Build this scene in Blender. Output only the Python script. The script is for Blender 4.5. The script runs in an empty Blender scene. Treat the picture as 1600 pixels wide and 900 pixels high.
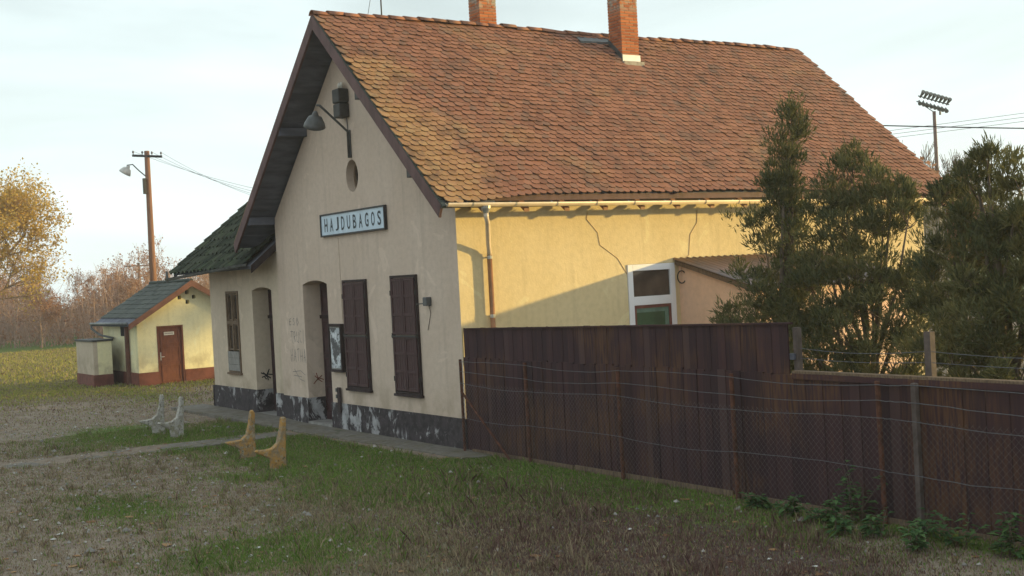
import bpy, math, random
import numpy as np
from mathutils import Vector, Matrix, noise as mn
PI = math.pi
SC = bpy.context.scene
COL = SC.collection

# ------------------------------------------------------------------ camera
FPX = 1951.0
def cam_axes(yaw, pitch, roll):
    F = Vector((math.cos(yaw)*math.cos(pitch), math.sin(yaw)*math.cos(pitch), math.sin(pitch)))
    R = Vector((math.sin(yaw), -math.cos(yaw), 0)); U = R.cross(F)
    c, s = math.cos(roll), math.sin(roll)
    return F, c*R+s*U, -s*R+c*U
cF, cR, cU = cam_axes(math.radians(146.437), math.radians(-.604), math.radians(-3.03))
cd = bpy.data.cameras.new('camera'); cam = bpy.data.objects.new('camera', cd); COL.objects.link(cam)
cd.sensor_width = 36; cd.lens = 36*FPX/1600; cd.clip_end = 6000; cd.clip_start = .1
M = Matrix((cR, cU, -cF)).transposed().to_4x4(); M.translation = (19.782, -11.951, 3.2)
cam.matrix_world = M
SC.camera = cam

# ------------------------------------------------------------------ light
SUN_EL, SUN_AZ = math.radians(4.4), math.radians(66.0)      # azimuth from +X towards +Y
sdir = Vector((math.cos(SUN_AZ)*math.cos(SUN_EL), math.sin(SUN_AZ)*math.cos(SUN_EL), math.sin(SUN_EL)))
sl = bpy.data.lights.new('sun', 'SUN'); sl.energy = 5.0; sl.angle = math.radians(1.1); sl.color = (1, .735, .25)
so = bpy.data.objects.new('sun', sl); COL.objects.link(so)
so.rotation_euler = sdir.to_track_quat('Z', 'Y').to_euler(); so.location = (60, 120, 30)
w = bpy.data.worlds.new('World'); SC.world = w; w.use_nodes = True
nt = w.node_tree; nt.nodes.clear()
out = nt.nodes.new('ShaderNodeOutputWorld'); bg = nt.nodes.new('ShaderNodeBackground')
sky = nt.nodes.new('ShaderNodeTexSky'); sky.sky_type = 'NISHITA'; sky.sun_disc = False
sky.sun_elevation = SUN_EL; sky.sun_rotation = PI/2 - SUN_AZ
sky.air_density = 1.0; sky.dust_density = 1.5; sky.ozone_density = 1.0
# a thin even veil of high cloud over the sky
tc = nt.nodes.new('ShaderNodeTexCoord'); mp = nt.nodes.new('ShaderNodeMapping'); mp.inputs['Scale'].default_value = (1.2, 1.2, 5.0)
nz = nt.nodes.new('ShaderNodeTexNoise'); nz.inputs['Scale'].default_value = 1.6; nz.inputs['Detail'].default_value = 5; nz.inputs['Distortion'].default_value = .6
mr = nt.nodes.new('ShaderNodeMapRange'); mr.inputs['From Min'].default_value = .3; mr.inputs['From Max'].default_value = .7
mr.inputs['To Min'].default_value = .5; mr.inputs['To Max'].default_value = .9
mx = nt.nodes.new('ShaderNodeMix'); mx.data_type = 'RGBA'; mx.inputs['B'].default_value = (9.3, 10.7, 10.8, 1)
nt.links.new(tc.outputs['Generated'], mp.inputs['Vector']); nt.links.new(mp.outputs[0], nz.inputs['Vector'])
nt.links.new(nz.outputs['Fac'], mr.inputs['Value']); nt.links.new(mr.outputs[0], mx.inputs['Factor'])
nt.links.new(sky.outputs[0], mx.inputs['A']); nt.links.new(mx.outputs['Result'], bg.inputs['Color'])
bg.inputs['Strength'].default_value = .1
nt.links.new(bg.outputs[0], out.inputs['Surface'])
vs = SC.view_settings; vs.view_transform = 'Standard'; vs.look = 'None'; vs.exposure = .38; vs.gamma = 1; vs.use_curve_mapping = False

# ------------------------------------------------------------------ material helpers
def sock(nt, v):
    return v
class NT:
    def __init__(s, name, rough=.8, spec=.3, metal=0):
        s.m = bpy.data.materials.new(name); s.m.use_nodes = True; s.nt = s.m.node_tree
        s.b = s.nt.nodes['Principled BSDF']
        s.b.inputs['Roughness'].default_value = rough; s.b.inputs['Specular IOR Level'].default_value = spec
        s.b.inputs['Metallic'].default_value = metal
    def n(s, t, **k):
        x = s.nt.nodes.new(t)
        for a, v in k.items():
            if hasattr(x, a) and a not in ('inputs',): setattr(x, a, v)
        return x
    def link(s, a, b): s.nt.links.new(a, b)
    def pos(s, scale=(1, 1, 1), world=True):
        g = s.n('ShaderNodeNewGeometry').outputs['Position'] if world else s.n('ShaderNodeTexCoord').outputs['Object']
        mp = s.n('ShaderNodeMapping'); mp.inputs['Scale'].default_value = scale; s.link(g, mp.inputs['Vector']); return mp.outputs[0]
    def noise(s, vec, scale, detail=4, rough=.55, dist=0):
        x = s.n('ShaderNodeTexNoise'); x.inputs['Scale'].default_value = scale; x.inputs['Detail'].default_value = detail
        x.inputs['Roughness'].default_value = rough; x.inputs['Distortion'].default_value = dist
        s.link(vec, x.inputs['Vector']); return x.outputs['Fac']
    def ramp(s, f, a, b, lo=0, hi=1):
        x = s.n('ShaderNodeMapRange'); x.interpolation_type = 'SMOOTHSTEP'
        x.inputs['From Min'].default_value = a; x.inputs['From Max'].default_value = b
        x.inputs['To Min'].default_value = lo; x.inputs['To Max'].default_value = hi
        s.link(f, x.inputs['Value']); return x.outputs[0]
    def mix(s, f, a, b, mode='MIX'):
        x = s.n('ShaderNodeMix'); x.data_type = 'RGBA'; x.blend_type = mode
        for i, v in (('Factor', f), ('A', a), ('B', b)):
            if isinstance(v, bpy.types.NodeSocket): s.link(v, x.inputs[i])
            elif i == 'Factor': x.inputs[i].default_value = v
            else: x.inputs[i].default_value = (*v, 1)
        return x.outputs['Result']
    def math(s, op, a, b=0):
        x = s.n('ShaderNodeMath'); x.operation = op
        for i, v in ((0, a), (1, b)):
            if isinstance(v, bpy.types.NodeSocket): s.link(v, x.inputs[i])
            else: x.inputs[i].default_value = v
        return x.outputs[0]
    def sepz(s, vec, ax='Z'):
        x = s.n('ShaderNodeSeparateXYZ'); s.link(vec, x.inputs[0]); return x.outputs[ax]
    def attr(s, name, what='Fac'):
        x = s.n('ShaderNodeAttribute'); x.attribute_name = name; return x.outputs[what]
    def rnd(s): return s.n('ShaderNodeObjectInfo').outputs['Random']
    def color(s, c):
        if isinstance(c, bpy.types.NodeSocket): s.link(c, s.b.inputs['Base Color'])
        else: s.b.inputs['Base Color'].default_value = (*c, 1)
    def bump(s, h, strength=.3, dist=.01):
        x = s.n('ShaderNodeBump'); x.inputs['Strength'].default_value = strength; x.inputs['Distance'].default_value = dist
        s.link(h, x.inputs['Height']); s.link(x.outputs[0], s.b.inputs['Normal'])

MAT = {}
def simple(name, col, rough=.75, var=.25, scale=6, bump=.15, spec=.3, metal=0, stretch=(1, 1, 1), world=False, obj_var=0.0):
    t = NT(name, rough, spec, metal); p = t.pos(stretch, world); f = t.noise(p, scale, 5)
    d = tuple(c*(1-var) for c in col); l = tuple(min(1, c*(1+var)) for c in col)
    c = t.mix(t.ramp(f, .3, .7), d, l)
    if obj_var:
        c = t.mix(t.math('MULTIPLY', t.rnd(), obj_var), c, tuple(x*.25 for x in col))
    t.color(c)
    if bump: t.bump(t.noise(p, scale*6, 3), bump, .006)
    MAT[name] = t.m; return t.m

def wall_mat(name, base, warm):
    t = NT(name, .9, .2); p = t.pos()
    big = t.noise(p, .55, 5, .6, .4); fine = t.noise(p, 9, 4)
    streak = t.noise(t.pos((2.2, 2.2, .18)), 2.0, 4, .6)
    c = t.mix(t.ramp(big, .3, .72), base, warm)
    c = t.mix(t.ramp(fine, .35, .75, 0, .22), c, tuple(x*.6 for x in base))
    c = t.mix(t.ramp(streak, .5, .75, 0, .26), c, tuple(x*.55 for x in base))
    z = t.sepz(p); low = t.ramp(z, 1.5, .55)
    dirt = t.math('MULTIPLY', low, t.ramp(t.noise(p, 1.7, 5), .40, .66, 0, .55))
    c = t.mix(dirt, c, (.30, .23, .16))
    patch = t.ramp(t.noise(p, 1.1, 4, .55, 1.2), .62, .65, 0, .35)
    c = t.mix(patch, c, tuple(min(.8, x*1.22) for x in warm))
    t.color(c)
    t.bump(t.math('ADD', t.noise(p, 26, 3), t.math('MULTIPLY', t.noise(p, 2.5, 3), 2.0)), .35, .012)
    MAT[name] = t.m; return t.m
wall_mat('render_front', (.545, .425, .345), (.59, .47, .39))
wall_mat('render_side', (.67, .525, .295), (.72, .575, .345))
wall_mat('render_shed', (.79, .70, .42), (.82, .75, .50))
wall_mat('render_annex', (.80, .51, .345), (.82, .54, .38))
wall_mat('render_wing', (.52, .42, .325), (.57, .465, .365))

def plinth_mat():
    t = NT('plinth_paint', .8, .3); p = t.pos(); z = t.sepz(p)
    n1 = t.noise(t.pos((1, 1, .7)), 2.6, 6, .68, .5); n2 = t.noise(p, .5, 3)
    f = t.math('ADD', n1, t.math('MULTIPLY', t.math('SUBTRACT', n2, .5), .75))
    peel = t.ramp(f, .535, .61)
    paint = t.mix(t.ramp(t.noise(p, 5, 4), .3, .7), (.024, .018, .022), (.052, .040, .046))
    bare = t.mix(t.ramp(t.noise(p, 4, 4), .3, .7), (.24, .23, .235), (.44, .43, .45))
    c = t.mix(t.math('MULTIPLY', peel, .9), paint, bare)
    grey = t.ramp(t.noise(p, 14, 4, .7), .5, .75, 0, .35)
    c = t.mix(grey, c, (.16, .15, .15))
    t.color(c); t.bump(t.math('ADD', peel, t.noise(p, 30, 3)), .4, .006); MAT['plinth'] = t.m
plinth_mat()
simple('shed_plinth', (.16, .055, .04), .8, .25, 4, .2, world=True)

def tile_mat():
    t = NT('roof_tile', .85, .25); p = t.pos()
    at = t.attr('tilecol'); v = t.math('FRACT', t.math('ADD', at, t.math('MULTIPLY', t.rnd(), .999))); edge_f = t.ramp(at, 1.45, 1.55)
    red = t.mix(v, (.195, .078, .048), (.305, .132, .080))
    red = t.mix(t.ramp(v, .80, .95, 0, .55), red, (.11, .078, .062))
    y = t.sepz(p, 'Y'); z = t.sepz(p, 'Z')
    # ochre lichen: thick beside the front verge and in streaks lower down
    n = t.noise(p, .55, 4, .6)
    edge = t.math('MULTIPLY', t.ramp(y, 1.9, -.6), t.ramp(z, 8.8, 6.0))
    lich = t.ramp(t.math('ADD', t.math('MULTIPLY', edge, .36), n), .54, .84, 0, .72)
    lich = t.math('MULTIPLY', lich, t.ramp(t.noise(p, 9, 4), .3, .6, .45, 1))
    c = t.mix(lich, red, t.mix(v, (.34, .19, .075), (.40, .25, .11)))
    sp = t.ramp(t.noise(p, 18, 4, .7), .58, .68, 0, .55)
    c = t.mix(sp, c, (.20, .15, .09))
    dk = t.ramp(t.noise(t.pos((1, 1, .6)), 1.6, 6, .75), .47, .70, 0, .6)
    c = t.mix(dk, c, (.055, .042, .036))
    c = t.mix(t.math('MULTIPLY', edge_f, .7), c, (.038, .026, .020))     # darker exposed lower ends
    t.color(c); t.bump(t.noise(p, 40, 3), .35, .005); MAT['tile'] = t.m
tile_mat()
def moss_tile():
    t = NT('mossy_tile', .9, .15); p = t.pos(); v = t.attr('tilecol')
    c = t.mix(v, (.020, .026, .018), (.055, .060, .042))
    c = t.mix(t.ramp(t.noise(p, 3, 5), .5, .7, 0, .55), c, (.06, .080, .038))
    t.color(c); t.bump(t.noise(p, 30, 3), .5, .01); MAT['moss'] = t.m
moss_tile()
def shed_tile():
    t = NT('grey_tile', .75, .25); p = t.pos(); v = t.attr('tilecol')
    c = t.mix(v, (.035, .042, .036), (.075, .080, .070))
    c = t.mix(t.ramp(t.noise(p, 5, 4), .5, .8, 0, .5), c, (.05, .075, .045))
    t.color(c); t.bump(t.noise(p, 30, 3), .3, .01); MAT['shedtile'] = t.m
shed_tile()
simple('soffit', (.095, .098, .125), .85, .3, 5, .2, stretch=(1, .3, 1))
simple('barge', (.105, .055, .055), .7, .25, 4, .2, stretch=(1, 1, .4))
simple('barge_shed', (.14, .062, .045), .75, .25, 4, .2)
simple('mortar', (.33, .29, .25), .95, .2, 12, .3, world=True)
def brick():
    t = NT('brick', .9, .2); p = t.pos(); v = t.attr('tilecol'); z = t.sepz(p)
    c = t.mix(v, (.30, .085, .035), (.47, .155, .060))
    top = t.math('MULTIPLY', t.ramp(z, 9.25, 9.5), t.ramp(t.noise(p, 7, 3), .4, .6))
    c = t.mix(top, c, (.36, .30, .24)); t.color(c); t.bump(t.noise(p, 60, 3), .4, .004); MAT['brick'] = t.m
brick()
simple('flash_white', (.80, .78, .74), .6, .08, 6, .05)
simple('flash_grey', (.065, .068, .072), .5, .3, 6, .1, spec=.5)
simple('gutter', (.62, .50, .38), .38, .12, 3, .03, spec=.6, world=True)
simple('gutter_grey', (.115, .12, .12), .5, .3, 5, .1, spec=.5, world=True)
simple('zinc', (.45, .44, .42), .35, .2, 8, .03, spec=.5, metal=.6)
simple('pipe_brown', (.26, .12, .055), .5, .2, 4, .05, world=True)
simple('shutter', (.058, .027, .029), .7, .3, 8, .25, stretch=(8, 8, 1), world=True)
simple('shutter_dark', (.030, .017, .018), .75, .3, 8, .2, world=True)
simple('door_paint', (.052, .026, .030), .6, .35, 4, .2, world=True)
simple('door_shed', (.155, .052, .030), .65, .2, 5, .15, stretch=(4, 4, 1), world=True)
simple('old_wood', (.15, .10, .065), .85, .35, 7, .3, stretch=(6, 6, 1), world=True)
simple('grey_wood', (.24, .225, .21), .9, .3, 7, .3, stretch=(8, 8, 1), world=True)
simple('post_grey', (.10, .075, .068), .9, .3, 6, .3, world=True)
simple('cable_tan', (.36, .19, .09), .7, .2, 8, 0)
simple('white_pvc', (.78, .77, .80), .35, .03, 3, 0, spec=.5)
simple('brown_seal', (.16, .055, .04), .6, .2, 5, .05)
simple('iron', (.035, .032, .032), .6, .3, 10, .2, spec=.4)
simple('lamp_grey', (.065, .065, .068), .5, .3, 6, .1, spec=.5)
simple('lamp_in', (.42, .40, .36), .5, .1, 6, 0)
simple('lamp_pale', (.50, .47, .45), .5, .15, 6, .05)
simple('sign_white', (.46, .56, .66), .35, .08, 5, 0, spec=.5, world=True)
simple('sign_black', (.022, .030, .042), .5, .2, 20, 0)
simple('sign_frame', (.028, .026, .030), .5, .3, 8, .05)
simple('plate', (.62, .58, .52), .5, .1, 5, 0)
simple('plate_ink', (.12, .08, .07), .6, .1, 5, 0)
simple('graf_grey', (.20, .185, .19), .9, .2, 8, 0)
simple('graf_dark', (.03, .028, .03), .9, .2, 8, 0)
simple('graf_red', (.24, .075, .05), .9, .2, 8, 0)
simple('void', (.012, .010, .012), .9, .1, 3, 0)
simple('concrete', (.22, .205, .195), .9, .25, 3.0, .35, world=True)
simple('bark', (.115, .085, .065), .9, .3, 6, .4, world=True)
simple('bark_warm', (.30, .19, .105), .9, .3, 6, .4, world=True)
simple('bark_pale', (.34, .225, .175), .9, .25, 5, .3, world=True)
simple('pole_wood', (.21, .105, .065), .8, .2, 5, .25, stretch=(5, 5, .4), world=True)
simple('rust', (.085, .032, .020), .9, .4, 10, .4, world=True)
simple('wire', (.085, .085, .10), .6, .2, 20, 0, spec=.4)
simple('mesh_wire', (.10, .082, .085), .7, .3, 20, 0)
simple('black_wire', (.025, .025, .028), .7, .2, 20, 0)
simple('mast', (.075, .085, .09), .6, .2, 8, .05)
simple('mast_pole', (.16, .10, .095), .6, .2, 8, .05)
simple('porcelain', (.10, .09, .09), .3, .1, 8, 0, spec=.5)

def glass(name, col, rough=.08):
    t = NT(name, rough, .6); p = t.pos(); t.color(t.mix(t.ramp(t.noise(p, 3, 3), .3, .7), col, tuple(c*.6 for c in col))); MAT[name] = t.m
glass('glass_dark', (.085, .062, .050)); glass('glass_green', (.045, .110, .055), .2); glass('glass_pale', (.14, .24, .19), .2); glass('glass_black', (.018, .016, .018))

def board_mat():
    t = NT('fence_board', .8, .25); r = t.rnd(); p = t.pos((9, 9, .7)); q = t.pos()
    c = t.mix(r, (.027, .011, .016), (.050, .021, .026))
    c = t.mix(t.ramp(t.noise(p, 2.2, 5, .65), .5, .75, 0, .5), c, (.085, .034, .022))
    wn = t.math('MULTIPLY', t.ramp(t.noise(q, .8, 3), .42, .64), t.ramp(t.noise(p, 3, 4), .36, .62))
    c = t.mix(t.math('MULTIPLY', wn, .75), c, (.105, .046, .020))
    c = t.mix(t.ramp(r, .9, .95, 0, .2), c, (.10, .07, .06))
    t.color(c); t.bump(t.noise(p, 6, 4), .4, .006); MAT['board'] = t.m
board_mat()
def corr_mat():
    t = NT('corrugated', .7, .3); p = t.pos()
    c = t.mix(t.ramp(t.noise(p, 1.6, 5, .6), .35, .7), (.30, .20, .165), (.20, .165, .16))
    c = t.mix(t.ramp(t.sepz(p, 'X'), .8, 2.0, 0, .6), c, (.14, .13, .14)); t.color(c); t.bump(t.noise(p, 20, 3), .2, .005); MAT['corr'] = t.m
corr_mat()
def stone_support(name, a, b, moss):
    t = NT(name, .95, .15); p = t.pos()
    c = t.mix(t.ramp(t.noise(p, 6, 6, .75), .42, .58), a, b)
    c = t.mix(t.ramp(t.noise(p, 11, 4, .7), .52, .64, 0, .8), c, moss)
    c = t.mix(t.ramp(t.noise(p, 17, 5, .7), .56, .68, 0, .85), c, (.06, .05, .04))
    t.color(c); t.bump(t.noise(p, 25, 5, .7), .7, .02); MAT[name] = t.m
stone_support('support_grey', (.30, .27, .24), (.44, .41, .38), (.26, .24, .15))
stone_support('support_ochre', (.42, .23, .075), (.27, .20, .13), (.34, .31, .24))

def leaf_mat(name, a, b, trans=.25):
    t = NT(name, .75, .2); v = t.attr('tilecol'); c = t.mix(v, a, b); t.color(c)
    tr = t.n('ShaderNodeBsdfTranslucent'); t.link(c, tr.inputs['Color'])
    ms = t.n('ShaderNodeMixShader'); ms.inputs[0].default_value = trans
    o = t.nt.nodes['Material Output']; t.link(t.b.outputs[0], ms.inputs[1]); t.link(tr.outputs[0], ms.inputs[2]); t.link(ms.outputs[0], o.inputs['Surface'])
    MAT[name] = t.m
leaf_mat('juniper_leaf', (.034, .055, .026), (.195, .175, .070))
leaf_mat('autumn_leaf', (.40, .26, .060), (.62, .44, .12), .45)
leaf_mat('brown_leaf', (.26, .13, .085), (.42, .23, .13), .3)
leaf_mat('weed_leaf', (.035, .085, .030), (.095, .17, .055))
def grass_mat():
    t = NT('grass_blade', .85, .15); x = t.n('ShaderNodeAttribute'); x.attribute_name = 'bcol'; c = x.outputs['Color']; t.color(c)
    tr = t.n('ShaderNodeBsdfTranslucent'); t.link(c, tr.inputs['Color'])
    ms = t.n('ShaderNodeMixShader'); ms.inputs[0].default_value = .25
    o = t.nt.nodes['Material Output']; t.link(t.b.outputs[0], ms.inputs[1]); t.link(tr.outputs[0], ms.inputs[2]); t.link(ms.outputs[0], o.inputs['Surface'])
    MAT['grass'] = t.m
grass_mat()
def ground_mat():
    t = NT('earth_and_turf', .95, .1); p = t.pos()
    g, d, wd = t.attr('green'), t.attr('dry'), t.attr('weed')
    n = t.noise(p, 3.2, 6, .65); n2 = t.noise(p, 14, 5, .7)
    soil = t.mix(t.ramp(n, .3, .7), (.185, .138, .105), (.28, .225, .175))
    soil = t.mix(t.ramp(n2, .56, .68, 0, .7), soil, (.28, .25, .22))
    turf = t.mix(t.ramp(n2, .3, .7), (.070, .110, .024), (.13, .165, .045))
    straw = t.mix(t.ramp(n2, .3, .7), (.14, .125, .085), (.22, .20, .14))
    weed = t.mix(t.ramp(n2, .3, .7), (.080, .060, .052), (.14, .105, .088))
    f = lambda a: t.ramp(t.math('ADD', a, t.math('MULTIPLY', t.math('SUBTRACT', n, .5), .9)), .3, .65)
    c = t.mix(f(d), soil, straw); c = t.mix(f(wd), c, weed); c = t.mix(f(g), c, turf)
    t.color(c); t.bump(t.math('ADD', n2, t.noise(p, 45, 4)), .8, .03); MAT['ground'] = t.m
ground_mat()

# ------------------------------------------------------------------ mesh helpers
class MB:
    def __init__(s): s.v = []; s.f = []; s.c = []
    def add(s, vs, fs, col=None):
        o = len(s.v); s.v += [tuple(x) for x in vs]; s.f += [tuple(i+o for i in f) for f in fs]
        if col is not None: s.c += [col]*len(fs)
        return s
    def box(s, x0, x1, y0, y1, z0, z1, col=None):
        return s.add([(x0,y0,z0),(x1,y0,z0),(x1,y1,z0),(x0,y1,z0),(x0,y0,z1),(x1,y0,z1),(x1,y1,z1),(x0,y1,z1)],
              [(3,2,1,0),(4,5,6,7),(0,1,5,4),(1,2,6,5),(2,3,7,6),(3,0,4,7)], col)
    def prism(s, poly, fn0, fn1, col=None):
        n = len(poly); vs = [fn0(*p) for p in poly]+[fn1(*p) for p in poly]
        fs = [tuple(range(n))[::-1], tuple(range(n, 2*n))]+[(i, (i+1) % n, n+(i+1) % n, n+i) for i in range(n)]
        return s.add(vs, fs, col)
    def tube(s, pts, r, n=6, cap=True, col=None, close=False):
        pts = [Vector(p) for p in pts]; rs = r if isinstance(r, (list, tuple)) else [r]*len(pts)
        o = len(s.v); up = Vector((0, 0, 1)); m = len(pts)
        prev = None
        for i, p in enumerate(pts):
            d = (pts[min(i+1, m-1)]-pts[max(i-1, 0)])
            if d.length < 1e-9: d = Vector((0, 0, 1))
            d.normalize()
            if prev is None:
                a = d.cross(up if abs(d.z) < .95 else Vector((1, 0, 0))).normalized()
            else:
                a = (prev-d*prev.dot(d))
                a = a.normalized() if a.length > 1e-6 else d.orthogonal().normalized()
            prev = a; b = d.cross(a)
            for k in range(n):
                t = 2*PI*k/n; q = p+(a*math.cos(t)+b*math.sin(t))*rs[i]; s.v.append(tuple(q))
        for i in range(m-1):
            for k in range(n):
                f = (o+i*n+k, o+i*n+(k+1) % n, o+(i+1)*n+(k+1) % n, o+(i+1)*n+k); s.f.append(f)
                if col is not None: s.c.append(col)
        if cap:
            s.f.append(tuple(o+k for k in range(n))[::-1]); s.f.append(tuple(o+(m-1)*n+k for k in range(n)))
            if col is not None: s.c += [col]*2
        return s
    def mesh(s, name, mat, smooth=False):
        me = bpy.data.meshes.new(name); me.from_pydata(s.v, [], s.f)
        me.materials.append(MAT[mat])
        if s.c:
            a = me.attributes.new('tilecol', 'FLOAT', 'FACE'); a.data.foreach_set('value', s.c)
        if smooth: me.polygons.foreach_set('use_smooth', [True]*len(me.polygons))
        me.update(); return me
    def build(s, name, mat, parent=None, smooth=False, kind=None):
        return link(name, s.mesh(name, mat, smooth), parent, kind)
def link(name, me, parent=None, kind=None, loc=None):
    o = bpy.data.objects.new(name, me); COL.objects.link(o)
    if parent is not None: o.parent = parent
    if kind: o['kind'] = kind
    if loc is not None: o.location = loc
    return o
def bevel(o, wd=.006, seg=2):
    m = o.modifiers.new('bevel', 'BEVEL'); m.width = wd; m.segments = seg; m.limit_method = 'ANGLE'; return o
def empty(name, loc=(0, 0, 0)):
    o = bpy.data.objects.new(name, None); COL.objects.link(o); o.location = loc; o.empty_display_size = .3; return o
def tag(o, label=None, cat=None, group=None, kind=None):
    if label: o['label'] = label
    if cat: o['category'] = cat
    if group: o['group'] = group
    if kind: o['kind'] = kind
    return o
def plate(name, outline, holes, thick, fn, mat, parent=None):
    """a flat plate with openings; outline in (u,v), extruded over w in 0..thick, fn maps (u,v,w) to the world"""
    cu = bpy.data.curves.new(name, 'CURVE'); cu.dimensions = '2D'; cu.fill_mode = 'BOTH'; cu.extrude = thick/2
    for pl in [outline]+list(holes):
        sp = cu.splines.new('POLY'); sp.points.add(len(pl)-1); sp.use_cyclic_u = True
        for p, q in zip(sp.points, pl): p.co = (q[0], q[1], 0, 1)
    ob = bpy.data.objects.new('tmp', cu); COL.objects.link(ob)
    bpy.context.view_layer.update()
    me = bpy.data.meshes.new_from_object(ob.evaluated_get(bpy.context.evaluated_depsgraph_get()))
    bpy.data.objects.remove(ob); bpy.data.curves.remove(cu)
    for v in me.vertices: v.co = fn(v.co.x, v.co.y, v.co.z+thick/2)
    me.materials.clear(); me.materials.append(MAT[mat]); me.name = name
    for p in me.polygons: p.use_smooth = False
    return link(name, me, parent)
def rect(u0, u1, v0, v1): return [(u0, v0), (u1, v0), (u1, v1), (u0, v1)]
def archpoly(u0, u1, v0, v1, rise):
    n = 8; top = [(u1+(u0-u1)*i/n, v1+rise*(1-(2*i/n-1)**2)) for i in range(n+1)]
    return [(u0, v0), (u1, v0)]+top
rng = random.Random(7)
NR = np.random.default_rng(11)

# ------------------------------------------------------------------ ground
def vnoise(x, y, s, seed=0):
    x = x*s+seed*17.13; y = y*s-seed*9.7; xi = np.floor(x); yi = np.floor(y); fx = x-xi; fy = y-yi
    def h(a, b): t = np.sin(a*127.1+b*311.7+seed*74.7)*43758.5453; return t-np.floor(t)
    u = fx*fx*(3-2*fx); v = fy*fy*(3-2*fy)
    return (h(xi, yi)*(1-u)+h(xi+1, yi)*u)*(1-v)+(h(xi, yi+1)*(1-u)+h(xi+1, yi+1)*u)*v
def fbm(x, y, s, seed=0): return .5*vnoise(x, y, s, seed)+.3*vnoise(x, y, s*2.1, seed+1)+.2*vnoise(x, y, s*4.3, seed+2)
def sst(a, b, x): t = np.clip((x-a)/(b-a), 0, 1); return t*t*(3-2*t)
def blob(x, y, cx, cy, rx, ry): return np.exp(-((x-cx)/rx)**2-((y-cy)/ry)**2)
def masks(x, y):
    n = fbm(x, y, .8, 3); n2 = fbm(x, y, .35, 8)
    g = sst(-4.9, -2.6, y+(n-.5)*1.6)*sst(-10.5, -7.5, x)*sst(7.5, 3.0, x)*sst(.2, -.2, y)*1.1
    g = np.maximum(g, blob(x, y, 4.5, -.7, 5.5, 1.1)*1.1)
    g = np.maximum(g, blob(x, y, -9.0, -3.6, 2.6, 1.6)*.9)
    g = np.maximum(g, blob(x, y, 5.4, -6.0, 1.1, 1.3)*1.0)
    g = np.maximum(g, blob(x, y, 1.0, -6.6, 1.6, .8)*.6)
    g = np.maximum(g, sst(-19, -26, x)*.85)
    g = np.maximum(g, blob(x, y, -22, 0.2, 6, 1.0)*.55)
    g = np.maximum(g, sst(6.0, 12.0, x)*sst(-.9, -.1, y)*.9)
    g = g*(.55+.9*n)*(.6+.8*n2)
    wd = blob(x, y, 7.2, -2.1, 3.2, 1.5)*1.2+blob(x, y, 9.5, -3.2, 3, 1.3)*1.0+blob(x, y, 3.6, -1.9, 1.8, .55)*.6
    wd = np.clip(wd*(.5+n), 0, 1)
    d = blob(x, y, 4.2, -3.6, 3.2, 1.6)*1.1+blob(x, y, 9.0, -5.0, 3.0, 1.8)*.8+sst(-20, -30, x)*.3+.18
    d = np.clip(d*(.5+n2), 0, 1)
    path = sst(.60, .30, np.abs(x+5.95+(n-.5)*.5))*sst(-.6, -1.0, y)*sst(.30, .50, fbm(x, y, 1.3, 61)+.12)
    bare = np.maximum(path, sst(-1.1, -.7, y)*sst(1.0, .0, x)*sst(.3, -.2, y)*sst(-14.2, -13.6, x))
    k = 1-bare
    return np.clip(g, 0, 1)*k, d*k, wd*k, bare
def hgt(x, y):
    near = np.exp(-np.maximum(0, np.hypot(x-0, y)-60)/60)
    h = (fbm(x, y, .45, 21)-.5)*.10+(fbm(x, y, 2.2, 31)-.5)*.035
    h = h*near*sst(.1, -1.3, y+0*x)*1.0+h*near*sst(-14.5, -17, x)*.6
    h = np.where((y > -.9) & (x > -14.3) & (x < 1), h*.1, h)
    return h-.015
def axis(a, b, st, far):
    l = list(np.arange(a, b+1e-6, st)); s = st; x = b
    while x < far: s *= 1.35; x += s; l.append(x)
    s = st; x = a; pre = []
    while x > -far: s *= 1.35; x -= s; pre.append(x)
    return np.array(pre[::-1]+l)
gx, gy = axis(-34, 14, .22, 300), axis(-12.5, 8, .22, 300)
X, Y = np.meshgrid(gx, gy); nx, ny = len(gx), len(gy)
Z = hgt(X, Y)
me = bpy.data.meshes.new('ground')
idx = np.arange(nx*ny).reshape(ny, nx)
q = np.stack([idx[:-1, :-1], idx[:-1, 1:], idx[1:, 1:], idx[1:, :-1]], -1).reshape(-1, 4)
me.vertices.add(nx*ny); me.vertices.foreach_set('co', np.stack([X, Y, Z], -1).ravel().astype(np.float32))
me.loops.add(q.size); me.loops.foreach_set('vertex_index', q.ravel().astype(np.int32))
me.polygons.add(len(q)); me.polygons.foreach_set('loop_start', np.arange(0, q.size, 4, dtype=np.int32))
me.polygons.foreach_set('use_smooth', np.ones(len(q), bool))
me.update(); g, d, wd, br = masks(X, Y)
for nme, arr in (('green', g), ('dry', d), ('weed', wd)):
    a = me.attributes.new(nme, 'FLOAT', 'POINT'); a.data.foreach_set('value', arr.ravel().astype(np.float32))
me.materials.append(MAT['ground']); me.validate()
link('ground', me, None, 'structure')

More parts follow.
